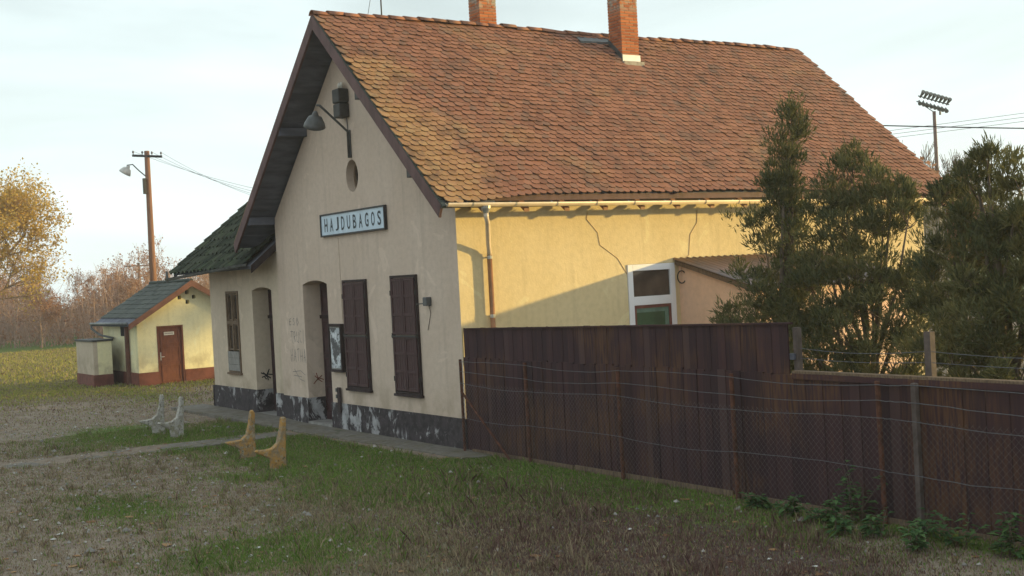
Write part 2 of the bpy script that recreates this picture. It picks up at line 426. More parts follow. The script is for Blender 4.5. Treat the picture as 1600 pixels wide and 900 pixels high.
# concrete path of slabs to the track, and the apron along the front wall
def slab_mat():
    t = NT('slab', .92, .2); p = t.pos(); n = t.noise(p, 1.8, 6, .7)
    c = t.mix(t.ramp(t.noise(p, 7, 5), .3, .7), (.125, .110, .095), (.19, .17, .15))
    c = t.mix(t.ramp(n, .46, .60, 0, .85), c, (.135, .115, .085)); c = t.mix(t.ramp(t.noise(p, 2.3, 5, .7, .5), .58, .66, 0, .6), c, (.05, .062, .03))
    t.color(c); t.bump(t.noise(p, 30, 4), .5, .01); MAT['slab'] = t.m
slab_mat()
pth = empty('path', (-5.95, -1, 0)); tag(pth, kind='structure')
y = -1.0; k = 0
while y > -11.5:
    L = rng.uniform(.9, 1.25); m = MB(); j = lambda: rng.uniform(-.05, .05)
    a, b, c_, d_ = (-6.5+j(), y-.02), (-5.42+j(), y-.02+j()*.5), (-5.42+j(), y-L), (-6.5+j(), y-L+j()*.5)
    z1 = -.006+rng.uniform(-.010, .012)
    m.prism([d_, c_, b, a], lambda u, v: (u+5.95, v+1, -.06), lambda u, v: (u+5.95, v+1, z1+.01*(u+6)))
    bevel(m.build('slab', 'slab', pth), .012); y -= L+.02
apr = empty('pavement', (-6.5, -.4, 0)); tag(apr, kind='structure')
x = -14.0
while x < .9:
    L = rng.uniform(1.1, 1.7); x1 = min(x+L, 1.0); m = MB(); dep = -.92+.045*max(0, x+8)
    m.prism([(x, dep+rng.uniform(-.06, .06)), (x1-.015, dep+rng.uniform(-.06, .06)+.04), (x1-.015, -.022 if x1 < .1 else .02), (x, -.022)],
            lambda u, v: (u+6.5, v+.4, -.05), lambda u, v: (u+6.5, v+.4, .018+.004*(rng.random()-.5)+(.05 if u < -8.4 else 0)))
    bevel(m.build('slab', 'slab', apr), .012); x = x1

# ------------------------------------------------------------------ station building
ST = empty('station_building', (-4.2, 0, 0))
tag(ST, 'cream station house with orange tiled gable roof and two brick chimneys', 'building')
OFF = Vector((-4.2, 0, 0))
class PB(MB):                       # builder in world coordinates, parented to the station
    base = OFF; root = ST
    def build(s, name, mat, parent=None, smooth=False, kind=None):
        b = s.base; s.v = [(x-b.x, y-b.y, z-b.z) for x, y, z in s.v]
        return MB.build(s, name, mat, parent or s.root, smooth, kind)
def front(y0): return lambda u, v, w: Vector((u, y0+w, v))-OFF      # w goes inward (+Y)
def fixn(o):
    import bmesh
    bm = bmesh.new(); bm.from_mesh(o.data); bmesh.ops.recalc_face_normals(bm, faces=bm.faces); bm.to_mesh(o.data); bm.free(); return o
W, RZ, HW, OV, EZ = 8.41, 8.885, 4.206, .68, 4.549
SLP = (RZ-EZ)/(HW+.669)
D2 = archpoly(-6.985, -5.68, -.2, 3.22, .09)
ov = [(-4.14+.285*math.cos(t*2*PI/24), 5.48+.345*math.sin(t*2*PI/24)) for t in range(24)]
def roofz(x): return RZ-SLP*abs(x+HW)
gw = [(-W, .58), (-7.0, .58), (-7.0, .58)]
outl = [(-W, -.3), (0, -.3), (0, roofz(0)-.30), (-HW, RZ-.30), (-W, roofz(-W)-.30)]
fixn(plate('wall', outl, [D2, ov], .5, front(0), 'render_front', ST))
D1 = archpoly(-10.22, -8.97, -.2, 3.14, .08)
fixn(plate('wall', [(-13.24, -.3), (-W-.003, -.3), (-W-.003, 4.18), (-13.24, 4.18)], [D1, rect(-12.03, -11.18, 1.02, 3.16)], .5, front(.05), 'render_wing', ST))
side = lambda u, v, w: Vector((-.494+w, u, v))-OFF
PB().box(.0005, .006, .0, .5, -.3, roofz(0)-.31).build('wall_return', 'render_side')
fixn(plate('wall', rect(.5, 13.28, -.3, roofz(0)-.30), [rect(3.98, 5.24, -.2, 3.28)], .5, side, 'render_side', ST))
PB().box(-W, -W+.4, .5, 13.28, -.3, roofz(-W)-.3).build('wall', 'render_side')
fixn(plate('wall', [(-W+.4, -.3), (-.5, -.3), (-.5, roofz(-.5)-.30), (-HW, RZ-.30), (-W+.4, roofz(-W+.4)-.30)], [], .4, front(12.88), 'render_side', ST))
PB().box(-13.24, -12.84, .55, 8.3, -.3, 3.95).build('wall', 'render_wing')
PB().box(-12.84, -W-.003, 7.9, 8.3, -.3, 3.95).build('wall', 'render_wing')
# interior darkness behind openings: near-black sheets stand in for unlit rooms
PB().box(-7.6, -.6, 2.2, 2.3, 0, 5.0).build('dark_backing', 'void')
PB().box(-12.8, -8.45, 2.2, 2.3, 0, 3.9).build('dark_backing', 'void')

# plinth courses, 25 mm proud, between the doors
for (x0, x1, yy, zz) in ((-13.265, -10.22, .05, .63), (-8.97, -W-.028, .05, .62)):
    PB().box(x0, x1, yy-.028, yy-.001, -.1, zz).build('plinth', 'plinth')
for (x0, x1, zt) in ((-W-.025, -6.985, .60), (-5.68, .025, .58)):
    PB().box(x0, x1, -.03, -.001, -.1, zt).build('plinth', 'plinth')
PB().box(-13.268, -13.241, .0, 8.3, -.1, .63).build('plinth', 'plinth')
PB().box(.007, .030, -.001, 3.98, -.1, .58).build('plinth', 'plinth')
# plinth paint inside the door reveals
PB().box(-10.219, -10.195, .022, .50, -.1, .63).build('plinth', 'plinth')
PB().box(-6.984, -6.96, -.03, .42, -.1, .60).build('plinth', 'plinth')
PB().box(-5.705, -5.681, -.03, .42, -.1, .58).build('plinth', 'plinth')
PB().box(-10.2, -8.97, .0, .6, -.1, .06).build('threshold', 'concrete')
PB().box(-6.96, -5.70, -.05, .5, -.1, .07).build('threshold', 'concrete')

# doors
def door(x0, x1, y, z1, panels, name='door'):
    d = PB().box(x0, x1, y, y+.05, .06, z1).build(name, 'door_paint')
    xm = (x0+x1)/2
    for a, b in ((x0, xm-.012), (xm+.012, x1)):
        for (p0, p1) in panels:
            m = PB()
            for (u0, u1, v0, v1) in ((a+.06, b-.06, p0, p0+.035), (a+.06, b-.06, p1-.035, p1), (a+.06, a+.095, p0+.036, p1-.036), (b-.095, b-.06, p0+.036, p1-.036)):
                m.box(u0, u1, y-.022, y-.001, v0, v1)
            o = m.build('door_panel', 'shutter', d); o.matrix_parent_inverse = Matrix(); 
    m = PB(); m.box(xm-.02, xm+.02, y-.03, y-.001, .08, z1-.02); o = m.build('astragal', 'shutter_dark', d)
    m = PB(); m.tube([(xm+.06, y-.002, 1.1), (xm+.06, y-.06, 1.1), (xm+.17, y-.06, 1.1)], .011, 6); m.build('handle', 'iron', d)
    m = PB(); m.box(x0-.0, x1, y-.045, y-.001, 2.42, 2.50); m.build('transom_bar', 'shutter_dark', d)
    return d
door(-6.98, -5.685, .43, 3.3, ((.25, .85), (.95, 1.5), (1.6, 2.35), (2.56, 3.12)))
door(-10.215, -8.975, .48, 3.2, ((.25, .85), (.95, 1.5), (1.6, 2.35), (2.56, 3.05)))

# wing window: wooden casement, lower quarter boarded over
wn = PB()
for (a, b, c, d_) in ((-12.03, -11.97, 1.02, 3.16), (-11.24, -11.18, 1.02, 3.16), (-11.97, -11.24, 1.02, 1.08), (-11.97, -11.24, 3.10, 3.16), (-11.97, -11.24, 2.30, 2.38), (-11.64, -11.57, 1.60, 2.30), (-11.64, -11.57, 2.38, 3.10)):
    wn.box(a, b, .02, .13, c, d_)
wn = wn.build('window', 'old_wood')
PB().box(-11.97, -11.24, .09, .10, 1.08, 2.30).build('pane', 'glass_dark', wn)
PB().box(-11.97, -11.24, .09, .10, 2.38, 3.10).build('pane', 'glass_dark', wn)
for a, b in ((-11.97, -11.645), (-11.565, -11.24)):
    for c, d_ in ((1.6, 2.3), (2.38, 3.1)):
        m = PB(); t_ = .045
        m.box(a+.01, a+t_, .05, .088, c+.01, d_-.01); m.box(b-t_, b-.01, .05, .088, c+.01, d_-.01); m.box(a+t_, b-t_, .05, .088, c+.01, c+t_); m.box(a+t_, b-t_, .05, .088, d_-t_, d_-.01)
        m.build('sash', 'old_wood', wn)
z = 1.07
for i in range(3): PB().box(-12.0+.01*i, -11.21, .0-.004*i, .019, z, z+.165).build('cover_board', 'grey_wood', wn); z += .172
PB().box(-12.08, -11.13, -.02, .05, .97, 1.018).build('sill', 'old_wood', wn)

# closed louvred shutters on the two front windows
def shutter_pair(x0, x1, z0, z1):
    wf = PB()
    for a, b, c, d_ in ((x0-.05, x0, z0-.05, z1+.05), (x1, x1+.05, z0-.05, z1+.05), (x0, x1, z1, z1+.05), (x0, x1, z0-.05, z0)):
        wf.box(a, b, -.05, -.001, c, d_)
    wf = wf.build('window', 'shutter_dark')
    xm = (x0+x1)/2; rows = [z0+.01]+[z0+(z1-z0)*t for t in (.25, .49, .52, .70, .86)]+[z1-.01]
    rows = [(z0+.01, z0+(z1-z0)*.485), (z0+(z1-z0)*.5, z1-.01)]
    for a, b in ((x0+.006, xm-.008), (xm+.008, x1-.006)):
        for (c, d_) in rows:
            m = PB(); t_ = .055
            m.box(a, a+t_, -.075, -.03, c, d_); m.box(b-t_, b, -.075, -.03, c, d_)
            h = (d_-c); zs = [c, c+h*.33, c+h*.66, d_-.06]
            for zz in zs: m.box(a+t_, b-t_, -.071, -.032, zz, zz+.06)
            lf = bevel(m.build('shutter_leaf', 'shutter', wf), .004, 1)
            for kk in range(3):
                lo, hi = zs[kk]+.06, zs[kk+1]
                s = PB(); nb = 4; wdt = (b-a-2*t_)/nb
                for q_ in range(nb): s.box(a+t_+q_*wdt+.004, a+t_+(q_+1)*wdt-.004, -.058, -.036, lo, hi)
                s.build('shutter_panel', 'shutter', lf)
    for zz in (z0+.25, z0+(z1-z0)*.49, z1-.3):
        for xx in (x0-.03, x1+.03):
            m = PB(); m.tube([(xx, -.062, zz-.05), (xx, -.062, zz+.05)], .016, 6); m.build('hinge', 'iron', wf)
    m = PB(); m.box(x0-.02, x1+.02, -.092, -.076, z0+(z1-z0)*.485-.012, z0+(z1-z0)*.485+.022); m.build('iron_bar', 'iron', wf)
    m = PB(); m.box(x0-.08, x1+.08, -.075, -.001, z0-.10, z0-.052); m.build('sill', 'shutter_dark', wf)
shutter_pair(-2.565, -1.60, .985, 3.26)
shutter_pair(-4.77, -3.77, .985, 3.225)
# oval attic window lining and grille
m = PB(); n = 24
for i in range(n):
    a0, a1 = 2*PI*i/n, 2*PI*(i+1)/n
    P = lambda a, r, yy: (-4.14+.285*r*math.cos(a), yy, 5.48+.345*r*math.sin(a))
    m.add([P(a0, .999, .18), P(a1, .999, .18), P(a1, .80, .18), P(a0, .80, .18), P(a0, .999, .24), P(a1, .999, .24), P(a1, .80, .24), P(a0, .80, .24)], [(0, 1, 2, 3), (7, 6, 5, 4), (3, 2, 6, 7)])
ovw = m.build('window', 'old_wood')
m = PB(); m.add([(-4.14+.25*math.cos(2*PI*i/n), .22, 5.48+.30*math.sin(2*PI*i/n)) for i in range(n)]+[(-4.14+.25*math.cos(2*PI*i/n), .23, 5.48+.30*math.sin(2*PI*i/n)) for i in range(n)], [tuple(range(n)), tuple(range(n, 2*n))[::-1]])
m.build('pane', 'glass_black', ovw)

# main roof: boarding, soffit, barge boards, purlins
L0, L1 = -OV, 13.72
EX = .669
c_, s_ = math.cos(math.atan(SLP)), math.sin(math.atan(SLP))
nR = Vector((s_, 0, c_)); dn = Vector((c_, 0, -s_))          # right slope normal, downslope direction
SL = (HW+EX)/c_
roof = PB()
for sg in (1, -1):
    e = HW+.44 if sg > 0 else HW+.88
    p = [(0, RZ-.045), (e, RZ-.045-SLP*e), (e, RZ-.16-SLP*e), (0, RZ-.16)]
    roof.prism(p if sg > 0 else p[::-1], lambda u, v: (-HW+sg*u, L0+.06, v), lambda u, v: (-HW+sg*u, L1-.05, v))
roof.prism([(HW+.441, RZ-.045-SLP*(HW+.441)), (HW+.64, RZ-.045-SLP*(HW+.64)), (HW+.64, RZ-.12-SLP*(HW+.64)), (HW+.441, RZ-.12-SLP*(HW+.441))], lambda u, v: (-HW+u, L0+.06, v), lambda u, v: (-HW+u, .5, v))
roof = fixn(roof.build('roof', 'soffit'))
# left slope covering, seen only edge-on
m = PB(); e = HW+.9; m.prism([(0, RZ+.01), (0, RZ-.044), (e, RZ-.044-SLP*e), (e, RZ+.01-SLP*e)], lambda u, v: (-HW-u, L0-.02, v), lambda u, v: (-HW-u, L1, v))
fixn(m.build('tile_layer', 'tile', roof))
for (yy, nm) in ((L0-.03, 1), (L1, 1)):
    for sg in (1, -1):
        e = HW+EX+.03 if sg > 0 else HW+.92
        p = [(0, RZ-.03), (e, RZ-.03-SLP*e), (e-.09, RZ-.32-SLP*(e-.09)+.0), (0, RZ-.33)]
        m = PB(); m.prism(p, lambda u, v: (-HW+sg*(u+.002), yy, v), lambda u, v: (-HW+sg*(u+.002), yy+.05, v)); fixn(m.build('bargeboard', 'barge', roof))
for sg, u in ((1, 1.74), (1, 3.69), (-1, 2.15), (-1, 4.25)):
    zc = RZ-(.40 if sg > 0 else .30)-SLP*u; xc = -HW+sg*u
    m = PB(); m.box(xc-.08, xc+.08, L0+.03, -.001, zc-.10, zc+.09); bevel(m.build('purlin', 'soffit' if sg < 0 else 'iron', roof), .012)
PB().box(.4415, .456, .52, L1-.06, roofz(.45)-.165, roofz(.45)-.052).build('eave_board', 'barge', roof)
# soffit boards of the left overhang
for i in range(16):
    u0, u1 = .25+i*.30, .25+i*.30+.285
    if u1 > HW+.85: break
    m = PB(); m.prism([(u0, RZ-.162-SLP*u0), (u1, RZ-.162-SLP*u1), (u1, RZ-.18-SLP*u1), (u0, RZ-.18-SLP*u0)], lambda u, v: (-HW-u, L0+.03, v), lambda u, v: (-HW-u, -.002, v)); fixn(m.build('soffit_board', 'soffit', roof))
# rafter tails and fascia under the right eave
yy = .2
while yy < 13.6:
    m = PB(); e0, e1 = HW+.40, HW+EX-.05
    m.prism([(e0, RZ-.17-SLP*e0), (e1, RZ-.165-SLP*e1), (e1, RZ-.235-SLP*e1), (e0, RZ-.27-SLP*e0)], lambda u, v: (-HW+u, yy, v), lambda u, v: (-HW+u, yy+.11, v)); fixn(m.build('rafter_tail', 'pipe_brown', roof)); yy += .93
PB().box(.60, .62, L0+.05, L1-.06, 4.45, 4.515).build('fascia', 'barge', roof)
PB().box(.28, .30, .02, L1-.06, 4.575, 4.715).build('frieze_board', 'barge', roof)

# roof tiles: rounded flat tiles in overlapping rows
TW, TL, EXPO, TT = .182, .34, .158, .018
prof = [(-TW/2+.0025, 0), (-TW/2+.0025, -TL+.060), (-TW*.36, -TL+.028), (-TW*.18, -TL+.004), (TW*.18, -TL+.004), (TW*.36, -TL+.028), (TW/2-.0025, -TL+.060), (TW/2-.0025, 0)]
def tile_geom(w=1.0):
    n = len(prof); vs = []
    for h in (0, TT): vs += [(a*w, b, h) for a, b in prof]      # local: x along eave, y upslope, z normal
    fs = [tuple(range(n))[::-1], tuple(range(n, 2*n))]+[(i, (i+1) % n, n+(i+1) % n, n+i) for i in range(n)]
    return vs, fs
tvs, tfs = tile_geom()
B = Matrix(((0, -dn.x, nR.x), (1, -dn.y, nR.y), (0, -dn.z, nR.z)))    # columns: +Y, upslope, normal
tiles = []
nrow = int((SL+.03)/EXPO)+1
ncol = int((L1-L0)/TW)+1
camp = Vector((19.782, -11.951, 3.2))
CH2 = (-3.82, -3.34, 6.88, 7.40)
for r in range(nrow):
    s_0 = SL+.045-r*EXPO
    for c in range(ncol+1):
        yc = L0-.01+TW*(c+(.5 if r % 2 else 0))+rng.gauss(0, .006)
        if yc < L0+.0 or yc > L1: continue
        fy = min(1, max(0, (yc+.3)/2.0)); fy = fy*fy*(3-2*fy); fe = min(1, max(0, (yc-8)/5.0)); fy *= 1-.75*fe*fe*(3-2*fe); s = s_0*(1-.245/SL*fy); head = s-TL
        if head < -.15: continue
        P = Vector((-HW, 0, RZ-.02))+dn*head+Vector((0, yc, 0))
        # flare: the corner by the front verge sags a little lower
        P += nR*(.018*math.sin(yc*.55+.7)*math.sin(s*.8)+.010*math.sin(yc*1.9+s*1.3))
        if CH2[2]-.06 < yc < CH2[3]+.06 and CH2[0]-.02 < P.x+dn.x*TL*.6 < CH2[1]+.14: continue
        rz = rng.gauss(0, .022)+(rng.uniform(-.16, .16) if rng.random() < .05 else 0)
        rx = -.118+rng.gauss(0, .016); ry = rng.gauss(0, .014)
        slip = rng.gauss(0, .006)+(rng.uniform(.02, .08) if rng.random() < .035 else 0)
        P += dn*slip
        R_ = B @ Matrix.Rotation(rz, 3, 'Z') @ Matrix.Rotation(rx, 3, 'X') @ Matrix.Rotation(ry, 3, 'Y')
        T = Matrix.Translation(P-OFF+nR*.016) @ R_.to_4x4()
        tiles.append(((P-camp).length, T, rng.random()))
order = sorted(range(len(tiles)), key=lambda i: tiles[i][0])
# the tiles that show largest: the nearest ones, at the lower front corner
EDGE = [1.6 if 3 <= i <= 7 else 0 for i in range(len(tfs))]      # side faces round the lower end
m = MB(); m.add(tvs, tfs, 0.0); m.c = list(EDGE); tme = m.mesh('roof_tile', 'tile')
for i in order[:300]:
    o = link('roof_tile', tme, roof); o.matrix_local = tiles[i][1]
V = np.array(tvs); allv = []; allf = []; cols = []
for k, i in enumerate(order[300:]):
    T = np.array(tiles[i][1]); allv.append(V @ T[:3, :3].T + T[:3, 3]); b = k*len(tvs)
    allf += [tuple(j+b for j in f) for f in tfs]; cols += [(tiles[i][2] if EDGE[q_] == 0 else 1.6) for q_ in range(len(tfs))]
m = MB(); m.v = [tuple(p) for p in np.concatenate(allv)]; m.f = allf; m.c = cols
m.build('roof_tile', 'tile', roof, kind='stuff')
# ridge tiles
def ridge_geom(L=.40, r0=.125, r1=.105):
    m = MB(); n = 8; vs = []
    for (yy, r) in ((0, r0), (L*.93, r1)):
        for rr in (r, r-.016):
            for k in range(n+1):
                a = PI*(.06+.88*k/n); vs.append((rr*1.15*math.cos(a), yy, rr*math.sin(a)*1.0))
    N = n+1; fs = []
    for k in range(n):
        fs += [(k, k+1, 2*N+k+1, 2*N+k), (N+k+1, N+k, 3*N+k, 3*N+k+1), (k+1, k, N+k, N+k+1), (2*N+k, 2*N+k+1, 3*N+k+1, 3*N+k)]
    m.add(vs, fs, 0.35); return m
rme = ridge_geom().mesh('ridge_tile', 'tile', True)
yy = L0-.03
while yy < L1-.2:
    if not (3.35 < yy+.2 < 4.2 and False):
        o = link('ridge_tile', rme, roof); o.location = Vector((-HW+rng.gauss(0, .006), yy, RZ-.035+rng.gauss(0, .008)+.02*math.sin(yy*.7)))-OFF
        o.rotation_euler = (rng.gauss(.012, .012), rng.gauss(0, .03), rng.gauss(0, .015))
    yy += .365
# verge mortar line with the odd broken tile edge
m = PB()
for i in range(60):
    s = .1+i*SL/60; P = Vector((-HW, L0-.02, RZ-.01))+dn*s+nR*(.012+rng.uniform(-.008, .012))
    q_ = P+dn*(SL/60); m.add([P, q_, q_+Vector((0, .09, 0)), P+Vector((0, .09, 0)), P-nR*.06, q_-nR*.06, q_+Vector((0, .09, 0))-nR*.06, P+Vector((0, .09, 0))-nR*.06],
       [(3, 2, 1, 0), (0, 1, 5, 4), (1, 2, 6, 5), (0, 4, 7, 3), (2, 3, 7, 6)], rng.random())
m.build('verge', 'shedtile', roof)

# chimneys of real bricks
def chimney(x0, x1, y0, y1, z0, z1, flash):
    m = PB(); m.box(x0+.012, x1-.012, y0+.012, y1-.012, z0, z1-.01); ch = m.build('chimney', 'mortar', roof)
    b = PB(); z = z0; k = 0
    while z < z1-.03:
        h = .062
        for (horiz, c0, c1, f0, f1) in ((0, y0, y1, x0, x1), (1, x0, x1, y0, y1)):
            L = c1-c0; n = 2 if (k+horiz) % 2 else 3; cuts = [c0+L*i/n for i in range(n+1)]
            if n == 3: cuts = [c0, c0+L*.25, c0+L*.75, c1]
            for a, bb in zip(cuts[:-1], cuts[1:]):
                for side_ in (0, 1):
                    j = rng.uniform(-.003, .004); g = .005
                    lo, hi = (f0-j, f0+.05) if side_ == 0 else (f1-.05, f1+j)
                    a2, b2 = (a+g if a > c0 else a+.001), (bb-g if bb < c1 else bb-.001)
                    if horiz == 0: b.box(lo, hi, a2, b2, z+.004, z+h, rng.random())
                    else:
                        a2 = max(a2, c0+.052); b2 = min(b2, c1-.052)
                        if b2 > a2+.01: b.box(a2, b2, lo, hi, z+.004, z+h, rng.random())
        z += h+.011; k += 1
    b.build('brickwork', 'brick', ch, kind='stuff')
    m = PB(); m.box(x0-.04, x1+.04, y0-.04, y1+.04, z1, z1+.07); bevel(m.build('cap', 'concrete', ch), .01)
    if flash:
        m = PB(); zb = roofz(x1); m.box(x1+.006, x1+.02, y0-.01, y1+.01, zb-.02, zb+.165); m.build('flashing', 'flash_white', ch)
        m = PB(); m.box(x1+.021, x1+.12, y0-.05, y1+.05, roofz(x1+.1)-.02, roofz(x1+.1)+.085); o = m.build('mortar_skirt', 'mortar', ch)
        m = PB(); m.prism([(x0-.02, roofz(x0)+.20), (x0-.02, roofz(x0)-.05), (x1+.02, roofz(x1)-.05), (x1+.02, roofz(x1)+.16)], lambda u, v: (u, y0-.022, v), lambda u, v: (u, y0-.008, v)); fixn(m.build('flashing', 'flash_grey', ch))
        m = PB(); a0 = x0-.42; m.prism([(a0, roofz(a0)+.085), (a0, roofz(a0)+.03), (x0-.001, roofz(x0)+.03), (x0-.001, roofz(x0)+.125)], lambda u, v: (u, y0-.85, v-.02), lambda u, v: (u, y1, v)); fixn(m.build('flashing', 'flash_grey', ch))
    return ch
chimney(*CH2, 7.95, 10.6, True)
chimney(-4.86, -4.40, 3.60, 4.06, 8.5, 10.6, False)
m = PB(); m.tube([(-4.2, .95, RZ), (-4.2, .95, 11.0)], .018, 6); an = m.build('antenna_mast', 'iron', roof)
m = PB(); m.tube([(-4.2, .62, RZ+.08), (-4.2, .95, 10.4)], .006, 4); m.build('guy_wire', 'iron', an)

# gutter, brackets, downpipe on the right eave
def gutter_mesh(x, y0, y1, z0, z1, r, axis='Y'):
    m = PB(); n = 8; N = n+1; vs = []
    for (t, z) in ((y0, z0), (y1, z1)):
        for rr in (r, r-.008):
            for k in range(n+1):
                a = PI+PI*k/n; p = (rr*math.cos(a), z+rr*math.sin(a))
                vs.append((x+p[0], t, p[1]) if axis == 'Y' else (t, x+p[0], p[1]))
    fs = []
    for k in range(n):
        fs += [(k, k+1, 2*N+k+1, 2*N+k), (N+k+1, N+k, 3*N+k, 3*N+k+1), (k+1, k, N+k, N+k+1), (2*N+k, 2*N+k+1, 3*N+k+1, 3*N+k)]
    for o in (0, n): fs.append((o, N+o, 3*N+o, 2*N+o))
    m.add(vs, fs)
    cap0 = [k for k in range(N)]; cap1 = [2*N+k for k in range(N)]; m.f += [tuple(cap0), tuple(cap1)]
    for t, z in ((y0, z0), (y1, z1)): pass
    return m
gut = gutter_mesh(.75, -.62, 13.55, 4.53, 4.475, .075).build('gutter', 'gutter', None, True)
for i, yy in enumerate(np.arange(-.1, 13.4, .93)):
    zz = 4.53-.055*(yy+.62)/14.17
    m = PB(); n = 8
    pts = [(.75+.079*math.cos(PI+PI*k/n), yy, zz+.079*math.sin(PI+PI*k/n)) for k in range(n+1)]
    for a, b in zip(pts[:-1], pts[1:]):
        m.add([(a[0], yy-.014, a[2]), (b[0], yy-.014, b[2]), (b[0], yy+.014, b[2]), (a[0], yy+.014, a[2])], [(0, 1, 2, 3)])
    m.tube([(.672, yy, zz), (.60, yy, zz+.03)], .01, 4)
    m.build('gutter_bracket', 'zinc', gut)
YT = .20
m = PB(); n = 12
m.tube([(.75, YT, 4.47), (.75, YT, 4.42), (.75, YT, 4.34)], [.095, .088, .052], n); m.build('outlet', 'zinc', gut)
m = PB(); m.tube([(.75, YT, 4.36), (.75, YT, 4.27), (.66, YT+.08, 4.17), (.24, .54, 3.82), (.13, .62, 3.68), (.10, .64, 3.58)], .045, 10); dp = m.build('downpipe', 'gutter', None, True)
m = PB(); m.tube([(.10, .64, 3.63), (.10, .64, .05)], .048, 10); m.build('lower_pipe', 'pipe_brown', dp, True)
for zz in (3.55, 2.45, 1.3):
    m = PB(); m.tube([(.10, .64, zz-.03), (.10, .64, zz+.03)], .055, 10); m.box(0.001, .06, .625, .655, zz-.012, zz+.012); m.build('clip', 'zinc', dp)

# white side door with a top light
d_ = PB()
def frame(m, y0, y1, z0, z1, t, x0, x1):
    m.box(x0, x1, y0, y0+t, z0, z1); m.box(x0, x1, y1-t, y1, z0, z1); m.box(x0, x1, y0+t, y1-t, z0, z0+t); m.box(x0, x1, y0+t, y1-t, z1-t, z1)
frame(d_, 3.985, 5.235, 0, 3.275, .13, -.06, .03); d_.box(-.058, .028, 4.115, 5.105, 2.44, 2.62)
sd = bevel(d_.build('side_door', 'white_pvc'), .006)
m = PB(); m.box(-.03, -.015, 4.115, 5.105, 2.62, 3.145); m.build('top_light', 'glass_dark', sd)
m = PB(); frame(m, 4.117, 5.103, .132, 2.438, .06, -.03, .012); m.build('door_seal', 'brown_seal', sd)
m = PB(); m.box(-.03, -.012, 4.178, 5.042, .19, 2.377); m.build('door_glass', 'glass_green', sd)
m = PB(); m.box(-.011, -.004, 4.178, 5.042, 2.29, 2.377); m.box(-.011, -.004, 4.94, 5.042, .19, 2.289); m.build('glass_edge', 'glass_pale', sd)

# lean-to annex with a corrugated roof, beside the side door
AY, AZ, AX = 5.36, 3.36, 2.35
asl = .265
m = PB(); m.prism([(.001, -.2), (AX-.15, -.2), (AX-.15, AZ-.12-asl*(AX-.15)), (.001, AZ-.12)], lambda u, v: (u, AY, v), lambda u, v: (u, AY+.22, v)); fixn(m.build('annex_wall', 'render_annex'))
PB().box(AX-.37, AX-.15, AY+.221, 9.6, -.2, AZ-.12-asl*(AX-.15)).build('annex_wall', 'render_annex')
m = PB(); m.prism([(.001, -.2), (AX-.15, -.2), (AX-.15, AZ-.12-asl*(AX-.15)), (.001, AZ-.12)], lambda u, v: (u, 9.6, v), lambda u, v: (u, 9.8, v)); fixn(m.build('annex_wall', 'render_annex'))
m = PB(); ns = 300; y0, y1 = AY-.14, 9.95
vs = []
for i in range(ns+1):
    yy = y0+(y1-y0)*i/ns; h = .028*math.sin(2*PI*(yy-y0)/.177)
    for dz in (0, -.008):
        vs += [(.001, yy, AZ+h+dz), (AX+.1, yy, AZ+h+dz-asl*(AX+.1))]
fs = []
for i in range(ns):
    a = 4*i; b = 4*(i+1); fs += [(a, a+1, b+1, b), (a+2, b+2, b+3, a+3), (a+1, a+3, b+3, b+1), (a, b, b+2, a+2)]
m.add(vs, fs); ar = m.build('annex_roof', 'corr', None, True)
m = PB(); m.prism([(.001, AZ-.03), (AX+.08, AZ-.03-asl*(AX+.08)), (AX+.08, AZ-.14-asl*(AX+.08)), (.001, AZ-.12)], lambda u, v: (u, AY-.10, v), lambda u, v: (u, AY-.075, v)); fixn(m.build('verge_board', 'old_wood', ar))
m = PB()
for yy in np.arange(AY, 9.8, .9): m.box(.001, AX, yy, yy+.08, AZ-.115, AZ-.04)
# cable coil and cables on the side wall
def cable(name, pts, r, mat, n=5): m = PB(); m.tube(pts, r, n); return m.build(name, mat, None, True)
cable('cable', [(.012, 3.05, 4.36), (.012, 3.02, 4.22), (.012, 3.28, 3.95), (.012, 3.32, 3.7), (.012, 3.75, 3.42), (.012, 3.97, 3.1)], .005, 'cable_tan')
cable('cable', [(.012, 5.95, 4.36), (.012, 5.93, 4.1), (.012, 5.72, 3.85), (.012, 5.66, 3.42), (.10, 5.35, 3.30), (.16, 5.30, 3.05)], .005, 'cable_tan')
m = PB(); m.tube([(.16+.03*math.cos(t*.5), 5.30+.09*math.cos(t*.5), 2.97+.13*math.sin(t*.5)) for t in range(40)], .012, 5); m.build('cable_coil', 'graf_dark', None, True)

# boarded end of the open store under the far end of the roof
for i in range(7):
    PB().box(-.10+.005*(i % 2), -.05, 13.30+i*.135, 13.30+i*.135+.125, 0, 4.35).build('store_board', 'grey_wood' if i == 5 else 'soffit')
PB().box(-W, -.12, 13.3, 13.35, 0, 4.3).build('store_board', 'soffit')

